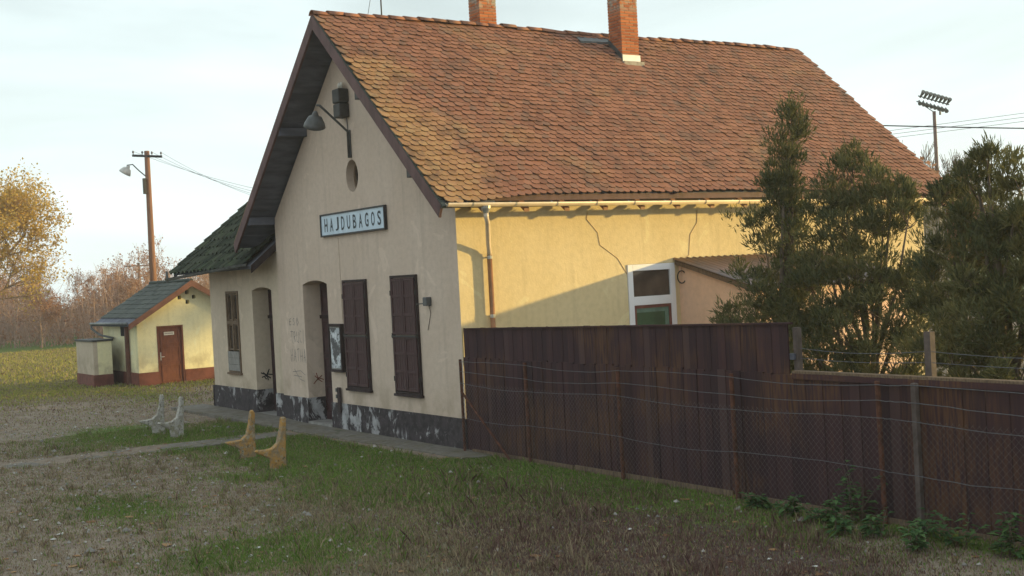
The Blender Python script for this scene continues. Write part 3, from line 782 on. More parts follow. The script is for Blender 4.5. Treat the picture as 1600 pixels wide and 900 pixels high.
# ---- low wing roof
WY, WZ, WS = -.62, 3.79, .80
wx0, wx1 = -14.1, -8.44
WRY = 4.15
wr = PB(); wr.prism([(WY, WZ-.04), (WRY, WZ-.04+WS*(WRY-WY)), (WRY+4.77, WZ-.04), (WRY+4.77, WZ-.12), (WRY, WZ-.12+WS*(WRY-WY)), (WY, WZ-.12)], lambda u, v: (wx0+.03, u, v), lambda u, v: (wx1-.04, u, v))
wr = fixn(wr.build('wing_roof', 'soffit'))
th = math.atan(WS); up = Vector((0, math.cos(th), math.sin(th))); nn = Vector((0, -math.sin(th), math.cos(th)))
m = PB(); wt, we = .30, .335; ncx = int((wx1-wx0)/wt)
for r in range(18):
    for c in range(ncx):
        x0 = wx0+c*wt+(.0 if r % 2 else .0); ns_ = 6; vs = []
        col = rng.random(); lift = rng.gauss(0, .006); dy_ = rng.gauss(0, .008)
        for (t, lz) in ((-.03, .055), (we+.03, .02)):
            for dz in (0, -.016):
                for k in range(ns_+1):
                    u = k/ns_; h = .030*math.cos(2*PI*u)+lz+dz+lift
                    p = Vector((x0+u*wt*1.01, 0, 0))+Vector((0, WY-.10, WZ-.06))+up*(r*we+t+dy_)+nn*h+(-up*.045*(.5-.5*math.cos(2*PI*u)) if t < 0 else Vector())
                    vs.append(p)
        N = ns_+1; fs = []
        for k in range(ns_): fs += [(k, k+1, 2*N+k+1, 2*N+k), (N+k+1, N+k, k, k+1), (N+k, N+k+1, 3*N+k+1, 3*N+k)]
        m.add(vs, fs, col)
m.build('roof_tile', 'moss', wr, kind='stuff')
m = PB(); m.prism([(WY-.02, WZ-.03), (WRY, WZ-.03+WS*(WRY-WY)), (WRY, WZ-.28+WS*(WRY-WY)), (WY-.02, WZ-.22)], lambda u, v: (wx1-.038, u, v), lambda u, v: (wx1+.0, u, v)); fixn(m.build('bargeboard', 'shutter_dark', wr))
m = PB(); m.prism([(WY-.02, WZ-.03), (WRY, WZ-.03+WS*(WRY-WY)), (WRY, WZ-.22+WS*(WRY-WY)), (WY-.02, WZ-.18)], lambda u, v: (wx0-.01, u, v), lambda u, v: (wx0+.028, u, v)); fixn(m.build('bargeboard', 'shutter_dark', wr))
wg = gutter_mesh(-.78, -14.28, -8.52, 3.60, 3.80, .07, 'X').build('wing_gutter', 'gutter_grey', None, True)
m = PB(); m.tube([(-14.26, -.78, 3.50), (-14.27, -.78, 3.80)], .035, 8); m.build('gutter_stop', 'gutter_grey', wg)
for xx in np.arange(-13.8, -8.5, .8):
    m = PB(); zz = 3.60+.2*(xx+14.28)/5.76; m.tube([(xx, -.70, zz+.0), (xx, -.6, zz+.10)], .012, 4); m.build('gutter_bracket', 'iron', wg)

cable('cable', [(-4.97, -.006, 4.22), (-4.96, -.006, 3.4), (-4.95, -.006, 2.36)], .006, 'render_wing')
# ---- scribbles on the render (flat paint)
def strokes(name, segs, fn, mat, wdt=.014):
    m = PB()
    for s in segs:
        for (a, b) in zip(s[:-1], s[1:]):
            a2, b2 = Vector((a[0], a[1])), Vector((b[0], b[1])); d = b2-a2
            if d.length < 1e-6: continue
            d.normalize(); n_ = Vector((-d.y, d.x))*wdt/2; a2 -= d*wdt*.3; b2 += d*wdt*.3
            m.add([fn(*(a2+n_)), fn(*(a2-n_)), fn(*(b2-n_)), fn(*(b2+n_))], [(0, 1, 2, 3)])
    return m.build(name, mat)
LET = {'T': [[(0, 1), (.7, 1)], [(.35, 1), (.3, 0)]], 'R': [[(0, 0), (.02, 1), (.5, .95), (.5, .6), (.03, .5), (.6, 0)]], 'U': [[(0, 1), (.05, .1), (.4, 0), (.6, 1)]],
       'C': [[(.6, .9), (.2, 1), (0, .5), (.2, 0), (.6, .1)]], 'I': [[(.2, 1), (.2, 0)]], 'H': [[(0, 1), (.03, 0)], [(.55, 1), (.55, 0)], [(0, .5), (.55, .55)]], 'A': [[(0, 0), (.3, 1), (.6, 0)], [(.1, .4), (.5, .4)]],
       'E': [[(.5, 1), (0, .95), (.02, 0), (.5, .05)], [(0, .5), (.4, .52)]], 'S': [[(.5, .9), (.2, 1), (.05, .7), (.5, .35), (.3, 0), (0, .1)]], 'O': [[(.3, 1), (0, .5), (.25, 0), (.55, .5), (.3, 1)]]}
def scribble(txt, x, z, h, wd):
    segs = []
    for ch in txt:
        for s in LET[ch]: segs.append([(x+a*wd+rng.gauss(0, .01), z+b*h+rng.gauss(0, .012)) for a, b in s])
        x += wd
    return segs
fr = lambda a, b: (a, -.003, b)
sg = scribble('ESO', -7.85, 2.28, .16, .20)+scribble('TRUCI', -7.80, 1.88, .26, .17)+scribble('HATHA', -7.85, 1.42, .30, .18)
sg += [[(-7.8, 1.18), (-7.35, 1.22), (-7.1, 1.13)], [(-7.7, 1.25), (-7.4, 1.02), (-7.15, .98)], [(-7.75, 1.1), (-7.3, 1.08)]]
strokes('graffiti', sg, fr, 'graf_grey', .013)
def burst(cx, cy, r, n, sd):
    q_ = random.Random(sd); return [[(cx+q_.gauss(0, r*.15), cy+q_.gauss(0, r*.15)), (cx+r*math.cos(a)*q_.uniform(.6, 1.2), cy+r*math.sin(a)*q_.uniform(.6, 1.2))] for a in [2*PI*k/n+q_.gauss(0, .25) for k in range(n)]]
strokes('graffiti', burst(.32, .98, .15, 9, 3), lambda a, b: (-10.215, a, b), 'graf_dark', .03)
strokes('graffiti', burst(.26, 1.02, .13, 7, 5), lambda a, b: (-6.98, a, b), 'graf_red', .022)

# ------------------------------------------------------------------ things fixed to the station
def thing(name, loc, label, cat, group=None):
    e = empty(name, loc); tag(e, label, cat, group)
    class TB(MB):
        def build(s, nm, mat, parent=None, smooth=False, kind=None):
            L = Vector(loc); s.v = [(x-L.x, y-L.y, z-L.z) for x, y, z in s.v]; return MB.build(s, nm, mat, parent or e, smooth, kind)
    return e, TB
# name board
e, TB = thing('station_sign', (-4.18, -.03, 4.28), 'white station name board with dark frame and black letters on the gable', 'sign')
x0, x1, z0, z1 = -5.68, -2.69, 4.29, 4.72
TB().box(x0, x1, -.05, -.012, z0, z1).build('panel', 'sign_white')
m = TB(); t_ = .035
m.box(x0-t_, x1+t_, -.075, -.004, z1, z1+t_); m.box(x0-t_, x1+t_, -.075, -.004, z0-t_, z0); m.box(x0-t_, x0, -.075, -.004, z0, z1); m.box(x1, x1+t_, -.075, -.004, z0, z1)
bevel(m.build('frame', 'sign_frame'), .005)
def text_mesh(body, size, name, mat):
    cu = bpy.data.curves.new(name, 'FONT'); cu.body = body; cu.size = size; cu.align_x = 'CENTER'; cu.align_y = 'CENTER'; cu.offset = .006; cu.resolution_u = 3
    ob = bpy.data.objects.new('tmp', cu); COL.objects.link(ob); bpy.context.view_layer.update()
    me = bpy.data.meshes.new_from_object(ob.evaluated_get(bpy.context.evaluated_depsgraph_get()))
    bpy.data.objects.remove(ob); me.materials.clear(); me.materials.append(MAT[mat]); return me
for i, chr_ in enumerate('HAJDUBAGOS'):
    me = text_mesh(chr_, .42, 'letter', 'sign_black')
    xs = [v.co.x for v in me.vertices]; ys = [v.co.y for v in me.vertices]; cx, cy = (max(xs)+min(xs))/2, (max(ys)+min(ys))/2
    sx = .155/max(.10, max(xs)-min(xs)); sy = .295/(max(ys)-min(ys))
    for v in me.vertices: v.co = ((v.co.x-cx)*sx, 0, (v.co.y-cy)*sy)
    o = link('letter', me, e); o.location = Vector((x0+.24+i*(x1-x0-.46)/9, -.0545, (z0+z1)/2+.0))-e.location
# gable lamp on a bent arm
e, TB = thing('wall_lamp', (-4.12, 0, 5.86), 'grey enamel lamp on bent arm above the oval window', 'lamp')
TB().box(-4.15, -4.09, -.03, -.001, 5.86, 6.45).build('bracket_plate', 'lamp_grey')
TB().tube([(-4.12, -.06, 5.86), (-4.12, -.06, 6.42), (-3.95, -.75, 6.92), (-3.97, -.82, 6.93)], .026, 8).build('arm', 'lamp_grey', None, True)
def lamp_shade(TB, c, axis, r, h, mat, mat2):
    ax = Vector(axis).normalized(); a = ax.orthogonal().normalized(); b = ax.cross(a); n = 20; c = Vector(c)
    prof_ = [(0, .17), (.02, .20), (.10, .30), (.16, .34), (.20, .62), (.40, .90), (.52, 1.0)]
    m = TB(); vs = []
    for (t, rr) in prof_:
        for k in range(n): an_ = 2*PI*k/n; vs.append(c+ax*(t*h*1.9)+(a*math.cos(an_)+b*math.sin(an_))*rr*r)
    for (t, rr) in prof_[::-1]:
        for k in range(n): an_ = 2*PI*k/n; vs.append(c+ax*(t*h*1.9+.004)+(a*math.cos(an_)+b*math.sin(an_))*max(.01, rr*r-.012))
    fs = [(i*n+k, i*n+(k+1) % n, (i+1)*n+(k+1) % n, (i+1)*n+k) for i in range(2*len(prof_)-1) for k in range(n)]
    fs.append(tuple(range(n))[::-1]); m.add(vs, fs); sh = fixn(m.build('lamp_shade', mat, None, True))
    m = TB(); vs = [c+ax*h*.95+(a*math.cos(2*PI*k/n)+b*math.sin(2*PI*k/n))*r*.93 for k in range(n)]; m.add(vs, [tuple(range(n))]); m.build('diffuser', mat2, sh); return sh
lamp_shade(TB, (-3.86, -.90, 6.78), (-.48, .12, -.86), .23, .34, 'lamp_grey', 'lamp_in')
# dark box under the ridge with insulators
e, TB = thing('loudspeaker_box', (-4.24, 0, 6.72), 'black twin loudspeaker box high under the gable peak', 'box')
bevel(TB().box(-4.40, -4.08, -.24, -.001, 6.72, 7.02).build('lower_case', 'iron'), .03)
bevel(TB().box(-4.40, -4.08, -.25, -.001, 7.03, 7.33).build('upper_case', 'iron'), .03)
for xx in (-4.31, -4.20): TB().tube([(xx, -.1, 7.33), (xx, -.1, 7.39), (xx, -.1, 7.40), (xx, -.1, 7.47)], [.03, .03, .045, .03], 8).build('insulator', 'plate', None, True)
TB().tube([(-4.23, -.012, 6.72), (-4.20, -.012, 6.46)], .012, 5).build('cable', 'graf_grey')
# notice board
e, TB = thing('notice_board', (-5.23, 0, 1.28), 'dark framed notice board with torn weathered paper beside the door', 'notice board')
TB().box(-5.50, -4.97, -.075, -.004, 1.33, 2.27).build('backing', 'grey_wood')
m = TB(); m.box(-5.55, -4.92, -.10, -.004, 2.271, 2.33); m.box(-5.55, -4.92, -.10, -.004, 1.27, 1.329); m.box(-5.55, -5.501, -.10, -.004, 1.33, 2.27); m.box(-4.969, -4.92, -.10, -.004, 1.33, 2.27)
bevel(m.build('frame', 'shutter_dark'), .005)
def torn():
    t = NT('torn_paper', .8, .2); p = t.pos(); n = t.noise(p, 3.4, 6, .7); t.color(t.mix(t.ramp(n, .45, .53), (.10, .095, .10), t.mix(t.ramp(t.noise(p, 9, 3), .4, .6), (.40, .42, .45), (.62, .63, .66)))); MAT['torn'] = t.m
torn()
TB().box(-5.47, -5.0, -.080, -.0755, 1.36, 2.24).build('poster', 'torn')
# electric fittings
e, TB = thing('junction_box', (-1.13, 0, 2.68), 'small grey lamp bracket box right of the shutters', 'box')
bevel(TB().box(-1.19, -1.04, -.12, -.001, 2.69, 2.86).build('case', 'lamp_grey'), .015)
TB().tube([(-1.18, -.08, 2.74), (-1.36, -.16, 2.73)], .012, 5).build('stub', 'lamp_grey')
TB().tube([(-1.10, -.03, 2.69), (-1.08, -.012, 2.55), (-1.14, -.012, 2.40), (-1.22, -.012, 2.22)], .006, 4).build('wire', 'graf_dark')
e, TB = thing('conduit_cover', (-5.23, 0, .4), 'dark vertical conduit cover on the wall below the notice board', 'box')
bevel(TB().box(-5.31, -5.18, -.07, -.031, .38, .93).build('cover', 'shutter_dark'), .008)
TB().box(-5.47, -5.41, -.03, -.002, .82, .90).build('socket', 'lamp_grey'); TB().box(-5.47, -5.41, -.03, -.002, .68, .76).build('socket', 'lamp_grey')

# ------------------------------------------------------------------ timber fence
FN = empty('board_fence', (6.5, .02, 0)); tag(FN, 'dark brown vertical board fence, taller beside the station', 'fence')
def bm_(w, h, k):
    m = MB(); r = random.Random(k); t = .022; n = 3
    j = [r.uniform(-.012, .012) for _ in range(2)]
    m.add([(-w/2, 0, 0), (w/2, 0, 0), (w/2, t, 0), (-w/2, t, 0), (-w/2, 0, h+j[0]), (w/2, 0, h+j[1]), (w/2, t, h+j[1]), (-w/2, t, h+j[0])],
          [(3, 2, 1, 0), (4, 5, 6, 7), (0, 1, 5, 4), (1, 2, 6, 5), (2, 3, 7, 6), (3, 0, 4, 7)]); return m.mesh('board', 'board')
BW = .148
lowv = [bm_(BW+.006, 1.70, k) for k in range(6)]; upv = [bm_(BW+.004, .68, 20+k) for k in range(5)]
x = .095; k = 0
while x < 15.5:
    o = link('board', lowv[rng.randrange(6)], FN); o.location = (x-6.5, -.022+.009*(k % 2)+rng.gauss(0, .002), rng.uniform(0, .03)); o.rotation_euler = (rng.gauss(0, .002), rng.gauss(0, .0025), 0)
    if x < 8.2:
        o = link('board', upv[rng.randrange(5)], FN); o.location = (x-6.5, .014+.006*(k % 2), 1.572+.0152*x+rng.uniform(-.006, .006)); o.rotation_euler = (0, rng.gauss(0, .003), 0)
    x += BW; k += 1
F = lambda x0, x1, y0, y1, z0, z1, nm, mt: MB().box(x0-6.5, x1-6.5, y0-.02, y1-.02, z0, z1).build(nm, mt, FN)
for zz in (.35, 1.35): F(.1, 15.5, .045, .10, zz, zz+.09, 'rail', 'soffit')
F(.1, 8.24, .052, .10, 1.9, 1.98, 'rail', 'soffit')
m = MB(); m.add([(.09-6.5, -.015, 2.235), (8.25-6.5, -.015, 2.365), (8.25-6.5, .035, 2.365), (.09-6.5, .035, 2.235), (.09-6.5, -.015, 2.262), (8.25-6.5, -.015, 2.392), (8.25-6.5, .035, 2.392), (.09-6.5, .035, 2.262)], [(3, 2, 1, 0), (4, 5, 6, 7), (0, 1, 5, 4), (1, 2, 6, 5), (2, 3, 7, 6), (3, 0, 4, 7)])
m.build('cap_rail', 'board', FN)
F(8.27, 15.5, -.03, .09, 1.735, 1.765, 'cap_rail', 'old_wood')
F(8.27, 15.5, -.045, -.031, 1.66, 1.733, 'cap_rail', 'board')
F(8.20, 8.28, .09, .17, 0, 2.32, 'post', 'post_grey'); F(10.26, 10.35, .10, .19, 0, 2.28, 'post', 'post_grey'); F(12.9, 12.99, .10, .19, 0, 2.28, 'post', 'post_grey')
F(.28, .36, .10, .18, 0, 2.2, 'post', 'soffit'); F(4.2, 4.3, .10, .19, 0, 2.25, 'post', 'soffit')
for zz, sag in ((2.05, .05), (1.92, .03)):
    for a, b in ((8.24, 10.3), (10.3, 12.94)):
        MB().tube([(a+(b-a)*t/8-6.5, .10, zz-sag*math.sin(PI*t/8)) for t in range(9)], .004, 4).build('wire', 'wire', FN)
for (a, b) in ((.3, 3.4), (3.45, 7.1), (7.15, 10.7), (10.75, 15.4)):
    MB().box(a-6.5, b-6.5, -.10, -.075, -.05, .055+rng.uniform(-.01, .02)).build('gravel_board', 'old_wood', FN)

# chain-link fence on rusty posts in front of the boards
WF = empty('chain_link_fence', (6.5, -.16, 0)); tag(WF, 'rusty chain link fence with strained wires in front of the dark boards', 'fence')
px = [.12, 2.26, 4.76, 7.26, 9.76, 12.26, 14.76]
for i, x in enumerate(px):
    lean = rng.gauss(0, .012)
    o = MB().tube([(x-6.5, .03, -.2), (x-6.5+lean-.02, .03, 1.70)], .032 if i else .028, 8).build('post', 'rust', WF)
m = MB(); m.box(10.24-6.5, 10.31-6.5, 0, .07, -.1, 1.70); bevel(m.build('post', 'post_grey', WF), .01)
MB().tube([(.16-6.5, -.01, 1.12), (1.72-6.5, -.02, -.02)], .022, 7).build('brace', 'rust', WF)
allp = sorted(px+[10.275])
for zi, z in enumerate((1.655, 1.46, 1.27, .68)):
    pts = []
    for a, b in zip(allp[:-1], allp[1:]):
        sg_ = rng.uniform(.01, .03)*(b-a)/2.5
        for t in range(8):
            u = t/8; xx = a+(b-a)*u; pts.append((xx-6.5, -.008+rng.gauss(0, .002), z-.012*zi+rng.gauss(0, .003)-4*sg_*u*(1-u)+.03*math.sin(xx*1.3+zi)))
    MB().tube(pts, .0045, 4).build('strain_wire', 'wire', WF)
m = MB(); P_ = .062; H = 1.25; x = .12-H; rr = .0016
def quadwire(m, a, b):
    a, b = Vector(a), Vector(b); d = (b-a).normalized(); n1 = Vector((0, 1, 0)); n2 = d.cross(n1); vs = []
    for p in (a, b):
        for k in range(3): an_ = 2*PI*k/3; vs.append(p+(n1*math.cos(an_)+n2*math.sin(an_))*rr)
    m.add(vs, [(k, (k+1) % 3, 3+(k+1) % 3, 3+k) for k in range(3)])
while x < 14.76:
    for sgn in (1, -1):
        a, b = (x, .02), (x+H, .02+H)
        lo = max(a[0], .12); hi = min(b[0], 14.76)
        if hi <= lo: continue
        za, zb = .02+(lo-x), .02+(hi-x)
        if sgn < 0: za, zb = .02+H-(lo-x), .02+H-(hi-x)
        xm_ = (lo+hi)/2; n_ = 4
        pts = [(lo+(hi-lo)*i/n_, .0+.006*math.sin((lo+i)*3.1), za+(zb-za)*i/n_+.012*math.sin(lo*.9+i)) for i in range(n_+1)]
        for p, q_ in zip(pts[:-1], pts[1:]): quadwire(m, (p[0]-6.5, p[1]-.002*sgn, p[2]), (q_[0]-6.5, q_[1]-.002*sgn, q_[2]))
    x += P_*1.414
m.build('wire_mesh', 'mesh_wire', WF, kind='stuff')

# ------------------------------------------------------------------ concrete bench supports (slats gone)
sup = [(.02, 0), (.30, 0), (.30, .30), (.31, .55), (.325, .84), (.305, .88), (.255, .885), (.235, .86), (.20, .62), (.14, .43), (.03, .345), (-.12, .335), (-.25, .345), (-.28, .325), (-.25, .295), (-.08, .215), (.0, .16)]
def bench_support(loc, rz, tilt, mat, label, seed):
    r = random.Random(seed); m = MB(); n = len(sup); T_ = .115
    cy = .12; vs = []
    layers = [(-T_/2, .90), (-T_/2+.018, 1), (T_/2-.018, 1), (T_/2, .90)]
    for (t, s) in layers:
        for i, (a, b) in enumerate(sup):
            j = mn.noise(Vector((a*6+seed, b*6, t*4)))*.014
            # shrink the outer layers towards the member's middle for worn edges
            k0, k1 = sup[(i-1) % n], sup[(i+1) % n]; nx_, ny_ = (k1[1]-k0[1]), -(k1[0]-k0[0]); l = math.hypot(nx_, ny_) or 1
            off = (-.014 if s < 1 else 0)+j
            vs.append((t+mn.noise(Vector((a*5, b*5, seed+t)))*.008, a+nx_/l*off, max(b+ny_/l*off, -.06 if b == 0 else 0)-(.06 if b == 0 else 0)))
    fs = [tuple(range(n))[::-1], tuple(range(3*n, 4*n))]
    for L in range(3): fs += [(L*n+i, L*n+(i+1) % n, (L+1)*n+(i+1) % n, (L+1)*n+i) for i in range(n)]
    m.add(vs, fs); o = fixn(m.build('bench_support', mat))
    import bmesh
    bm = bmesh.new(); bm.from_mesh(o.data); bmesh.ops.triangulate(bm, faces=bm.faces[:])
    for _ in range(3): bmesh.ops.subdivide_edges(bm, edges=[e_ for e_ in bm.edges if e_.calc_length() > .045], cuts=1)
    bm.normal_update()
    for v in bm.verts:
        q3 = v.co*9+Vector((seed*3.1, 0, 0)); k3 = mn.noise(q3)*.010+mn.noise(q3*2.7)*.006-max(0, mn.noise(q3*1.6)-.35)*.05
        v.co += v.normal*k3
    bm.to_mesh(o.data); bm.free()
    o.location = loc; o.rotation_euler = (tilt, r.gauss(0, .03), rz)
    return tag(o, label, 'bench support', 'concrete bench supports without slats')
bench_support((-1.14, -3.42, 0), .04, 0, 'support_ochre', 'ochre lichened concrete bench support nearest to the board fence', 1)
bench_support((-2.92, -3.28, 0), -.08, .03, 'support_ochre', 'ochre lichened concrete bench support with a crack, left of the nearest one', 2)
bench_support((-7.58, -3.10, 0), .05, -.03, 'support_grey', 'grey concrete bench support, right one of the far grey pair', 3)
bench_support((-8.62, -3.18, 0), -.1, .02, 'support_grey', 'grey concrete bench support, farthest from the station, leftmost of four', 4)

# ------------------------------------------------------------------ outbuilding (privy) beyond the forecourt
SX, SY0, SY1, SXB = -23.4, 1.06, 4.88, -27.6
e, TB = thing('outbuilding', (-25.4, 3, 0), 'small cream outbuilding with brown door and grey tiled roof', 'outbuilding')
SH = e
ap, ea = 3.52, 2.33; sm = (SY0+SY1)/2; ss = (ap-ea)/(sm-SY0)
rz_ = lambda y: ap-ss*abs(y-sm)
shf = lambda u, v, w: Vector((SX-.25+w, u, v))-e.location
hl = [rect(a-.065, a+.065, b-.065, b+.065) for a, b in ((2.62, 3.02), (2.90, 3.20), (2.90, 2.85), (3.14, 3.02))]
fixn(plate('wall', [(SY0, -.2), (SY1, -.2), (SY1, ea), (sm, ap), (SY0, ea)], [rect(1.74, 2.68, -.1, 2.06)]+hl, .25, shf, 'render_shed', e))
TB().box(SXB, SX-.251, SY0, SY0+.25, -.2, ea).build('wall', 'render_shed'); TB().box(SXB, SX-.251, SY1-.25, SY1, -.2, ea).build('wall', 'render_shed')
TB().prism([(SY0+.25, -.2), (SY1-.25, -.2), (SY1-.25, ea), (sm, ap-.1), (SY0+.25, ea)], lambda u, v: (SXB, u, v), lambda u, v: (SXB+.25, u, v)).build('wall', 'render_shed')
TB().box(SX-.5, SX-.45, SY0+.26, SY1-.26, 0, 2.25).build('dark_backing', 'void')  # near-black sheet standing for the dark inside
for a, b in ((SY0-.025, 1.74), (2.68, SY1+.02)): TB().box(SX+.001, SX+.025, a, b, -.15, .48).build('plinth', 'shed_plinth')
TB().box(SXB, SX, SY0-.026, SY0-.001, -.15, .48).build('plinth', 'shed_plinth')
TB().box(SX-.62, SX-.48, SY0-.10, SY0-.027, -.15, ea).build('pilaster', 'shed_plinth') if False else None
dd = TB().box(SX-.09, SX-.04, 1.80, 2.62, .02, 2.0).build('door', 'door_shed')
m = TB(); m.box(SX-.10, SX+.01, 1.74, 1.80, 0, 2.06); m.box(SX-.10, SX+.01, 2.62, 2.68, 0, 2.06); m.box(SX-.10, SX+.01, 1.80, 2.62, 2.0, 2.06); m.build('door_frame', 'door_shed')
for (a, b) in ((.12, .68), (.78, 1.32), (1.42, 1.92)):
    m = TB(); 
    for (u0, u1, v0, v1) in ((1.87, 2.55, a, a+.04), (1.87, 2.55, b-.04, b), (1.87, 1.91, a+.041, b-.041), (2.51, 2.55, a+.041, b-.041)): m.box(SX-.039, SX-.022, u0, u1, v0, v1)
    m.build('door_panel', 'door_shed', dd)
TB().box(SX-.021, SX-.015, 2.0, 2.36, 1.73, 1.84).build('door_plate', 'plate', dd)
m = TB(); [m.box(SX-.0149, SX-.013, 2.03+i*.038, 2.03+i*.038+.022, 1.765, 1.81) for i in range(8)]; m.build('plate_lettering', 'plate_ink', dd)
TB().tube([(SX-.04, 1.87, .98), (SX+.01, 1.87, .98), (SX+.01, 1.97, .98)], .014, 6).build('handle', 'plate', dd)
TB().box(SX-.039, SX-.03, 1.84, 1.90, .86, 1.14).build('lock_plate', 'plate', dd)
rf = TB()
for sgn in (1, -1):
    e2 = sm-SY0+.36; rf.prism([(0, ap+.06), (e2, ap+.06-ss*e2), (e2, ap+.01-ss*e2), (0, ap+.01)], lambda u, v: (SXB-.1, sm+sgn*(u+.001), v), lambda u, v: (SX+.32, sm+sgn*(u+.001), v))
rf = fixn(rf.build('roof', 'soffit'))
m = TB(); th2 = math.atan(ss); 
for sgn in (-1, 1):
    for r in range(8):
        for c in range(15):
            e2 = .28; s0 = r*.285; xx = SXB-.1+c*.301; col = rng.random(); lift = rng.gauss(0, .006)
            def pp(s, xx_, h): return (xx_, sm+sgn*(s*math.cos(th2)-(-1)*h*math.sin(th2)*.0), ap+.075-s*math.sin(th2)+h+lift)
            m.add([pp(s0-.03, xx, .005), pp(s0-.03, xx+.296, .005), pp(s0+.30, xx+.296, .03), pp(s0+.30, xx, .03), pp(s0+.30, xx+.296, .008), pp(s0+.30, xx, .008)], [(0, 1, 2, 3), (3, 2, 4, 5)], col)
m.build('roof_tile', 'shedtile', rf, kind='stuff')
TB().tube([(SXB-.1, sm, ap+.09), (SX+.32, sm, ap+.09)], .07, 8).build('ridge_tile', 'shedtile', rf)
for sgn in (1, -1):
    e2 = sm-SY0+.38; m = TB(); m.prism([(0, ap+.10), (e2, ap+.10-ss*e2), (e2, ap-.10-ss*e2), (0, ap-.12)], lambda u, v: (SX+.322, sm+sgn*(u+.001), v), lambda u, v: (SX+.36, sm+sgn*(u+.001), v)); fixn(m.build('bargeboard', 'barge_shed', rf))
for yy in (SY0-.06, SY1-.06): TB().box(SX+.001, SX+.32, yy, yy+.12, ea-.06, ea+.05).build('purlin', 'barge_shed', rf)
m = TB(); m.tube([(SXB-.1, SY0-.42, 2.20), (SX+.25, SY0-.42, 2.22)], .05, 8); g_ = m.build('gutter', 'gutter_grey', rf, True)
m = TB(); m.tube([(SXB+.0, SY0-.42, 2.17), (SXB+.0, SY0-.42, 2.02), (SXB+.5, SY0-.25, 1.78), (SXB+1.6, SY0-.1, 1.68)], .04, 8); m.build('downpipe', 'gutter_grey', rf, True)
TB().box(SX-1.05, SX-.90, SY0-.14, SY0-.027, -.1, ea-.05).build('pilaster', 'barge_shed')
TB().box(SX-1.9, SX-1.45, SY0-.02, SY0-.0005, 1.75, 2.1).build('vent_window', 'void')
# screen wall at its side
m = TB(); m.box(-27.2, -24.95, -.05, .10, -.15, 1.62); o = m.build('screen_wall', 'render_wing')
TB().box(-25.1, -24.95, .101, .60, -.15, 1.62).build('screen_wall', 'render_shed'); TB().box(-27.2, -27.05, .101, 1.03, -.15, 1.62).build('screen_wall', 'render_wing')
TB().box(-27.24, -24.91, -.10, .66, 1.622, 1.68).build('wall_cap', 'iron')
for a in ((-27.22, -24.93, -.075, -.051, -.15, .45), (-24.949, -24.925, -.075, .60, -.15, .45)): TB().box(*a).build('plinth', 'shed_plinth')

# ------------------------------------------------------------------ poles and wires
e, TB = thing('utility_pole', (-31.83, 4.4, 0), 'tall reddish wooden utility pole with street lamp behind the outbuilding', 'utility pole')
PX, PY = -31.83, 4.4
TB().tube([(PX, PY, -.5), (PX, PY, 4.5), (PX+.02, PY+.02, 9.15)], [.155, .14, .11], 10).build('shaft', 'pole_wood', None, True)
cd_ = (Vector((-31.475, 4.963, 8.88))-Vector((-32.166, 3.924, 8.99))).normalized()
ctr = Vector((PX+.1, PY, 8.93))
m = TB(); a_ = ctr-cd_*.62; b_ = ctr+cd_*.62; m.tube([a_, b_], .05, 4); ca = m.build('crossarm', 'iron')
tops = []
for t in (-.58, -.2, .2, .58):
    p = ctr+cd_*t; TB().tube([p, p+Vector((0, 0, .10)), p+Vector((0, 0, .11)), p+Vector((0, 0, .2))], [.015, .015, .045, .03], 8).build('insulator', 'porcelain', ca, True); tops.append(p+Vector((0, 0, .18)))
lp = Vector((-32.28, 3.70, 8.55))
TB().tube([(PX+.1, PY, 8.0), (PX-.15, PY-.3, 8.35), (lp.x+.15, lp.y+.2, 8.62), (lp.x, lp.y, 8.60)], .025, 6).build('lamp_arm', 'iron', None, True)
lamp_shade(TB, (lp.x+.10, lp.y+.06, 8.58), (-.35, -.42, -.83), .26, .38, 'lamp_pale', 'lamp_in')
TB().box(PX+.08, PX+.22, PY-.25, PY-.12, 7.35, 8.0).build('switch_box', 'iron')
def span(name, a, b, sag, r, mat, label):
    a, b = Vector(a), Vector(b); m = MB(); pts = [a+(b-a)*t/20-Vector((0, 0, 4*sag*(t/20)*(1-t/20)))-a for t in range(21)]
    m.tube(pts, r, 4); o = m.build(name, mat); o.location = a; return tag(o, label, 'wire', 'overhead wires')
WEND = [(-8.95, 8.6+.3*j, 4.85) for j in range(4)]
for i, p in enumerate(tops):
    span('overhead_wire', p, WEND[i], .75+.22*i, .006, 'wire',
         'thin overhead wire from the pole crossarm, %s of four' % ('leftmost', 'second from left', 'second from right', 'rightmost')[i])
e2, TB2 = thing('utility_pole', (-90, 21.6, 0), 'distant small utility pole with crossarm seen left of the tall pole', 'utility pole')
TB2().tube([(-90, 21.6, -.5), (-90, 21.6, 6.0)], [.16, .12], 8).build('shaft', 'bark', None, True)
m = TB2(); m.tube([(-90.6, 20.6, 5.75), (-89.4, 22.6, 5.72)], .06, 4); m.build('crossarm', 'bark')
span('overhead_wire', (-89.6, 22.2, 5.9), (-14, 14, 6.4), 1.2, .012, 'wire', 'low distant wire running from the far pole behind the wing roof')
# wires at right
camw = lambda u, v, d: Vector((19.782, -11.951, 3.2))+(cF+cR*((u-800)/FPX)+cU*((450-v)/FPX))*d
span('overhead_wire', (-12.8, 15.0, 8.3), (-1.0, 32.8, 6.75), .15, .020, 'black_wire', 'thick dark cable crossing the sky at right')
for i in range(3):
    span('overhead_wire', (-28.4+.2*i, 24.0, 8.15-.15*i), (-4.5+.2*i, 60.0, 11.4+.25*(1-i)), .25, .010, 'wire', 'thin pale wire above the thick cable at right, %s of three' % ('top', 'middle', 'bottom')[i])

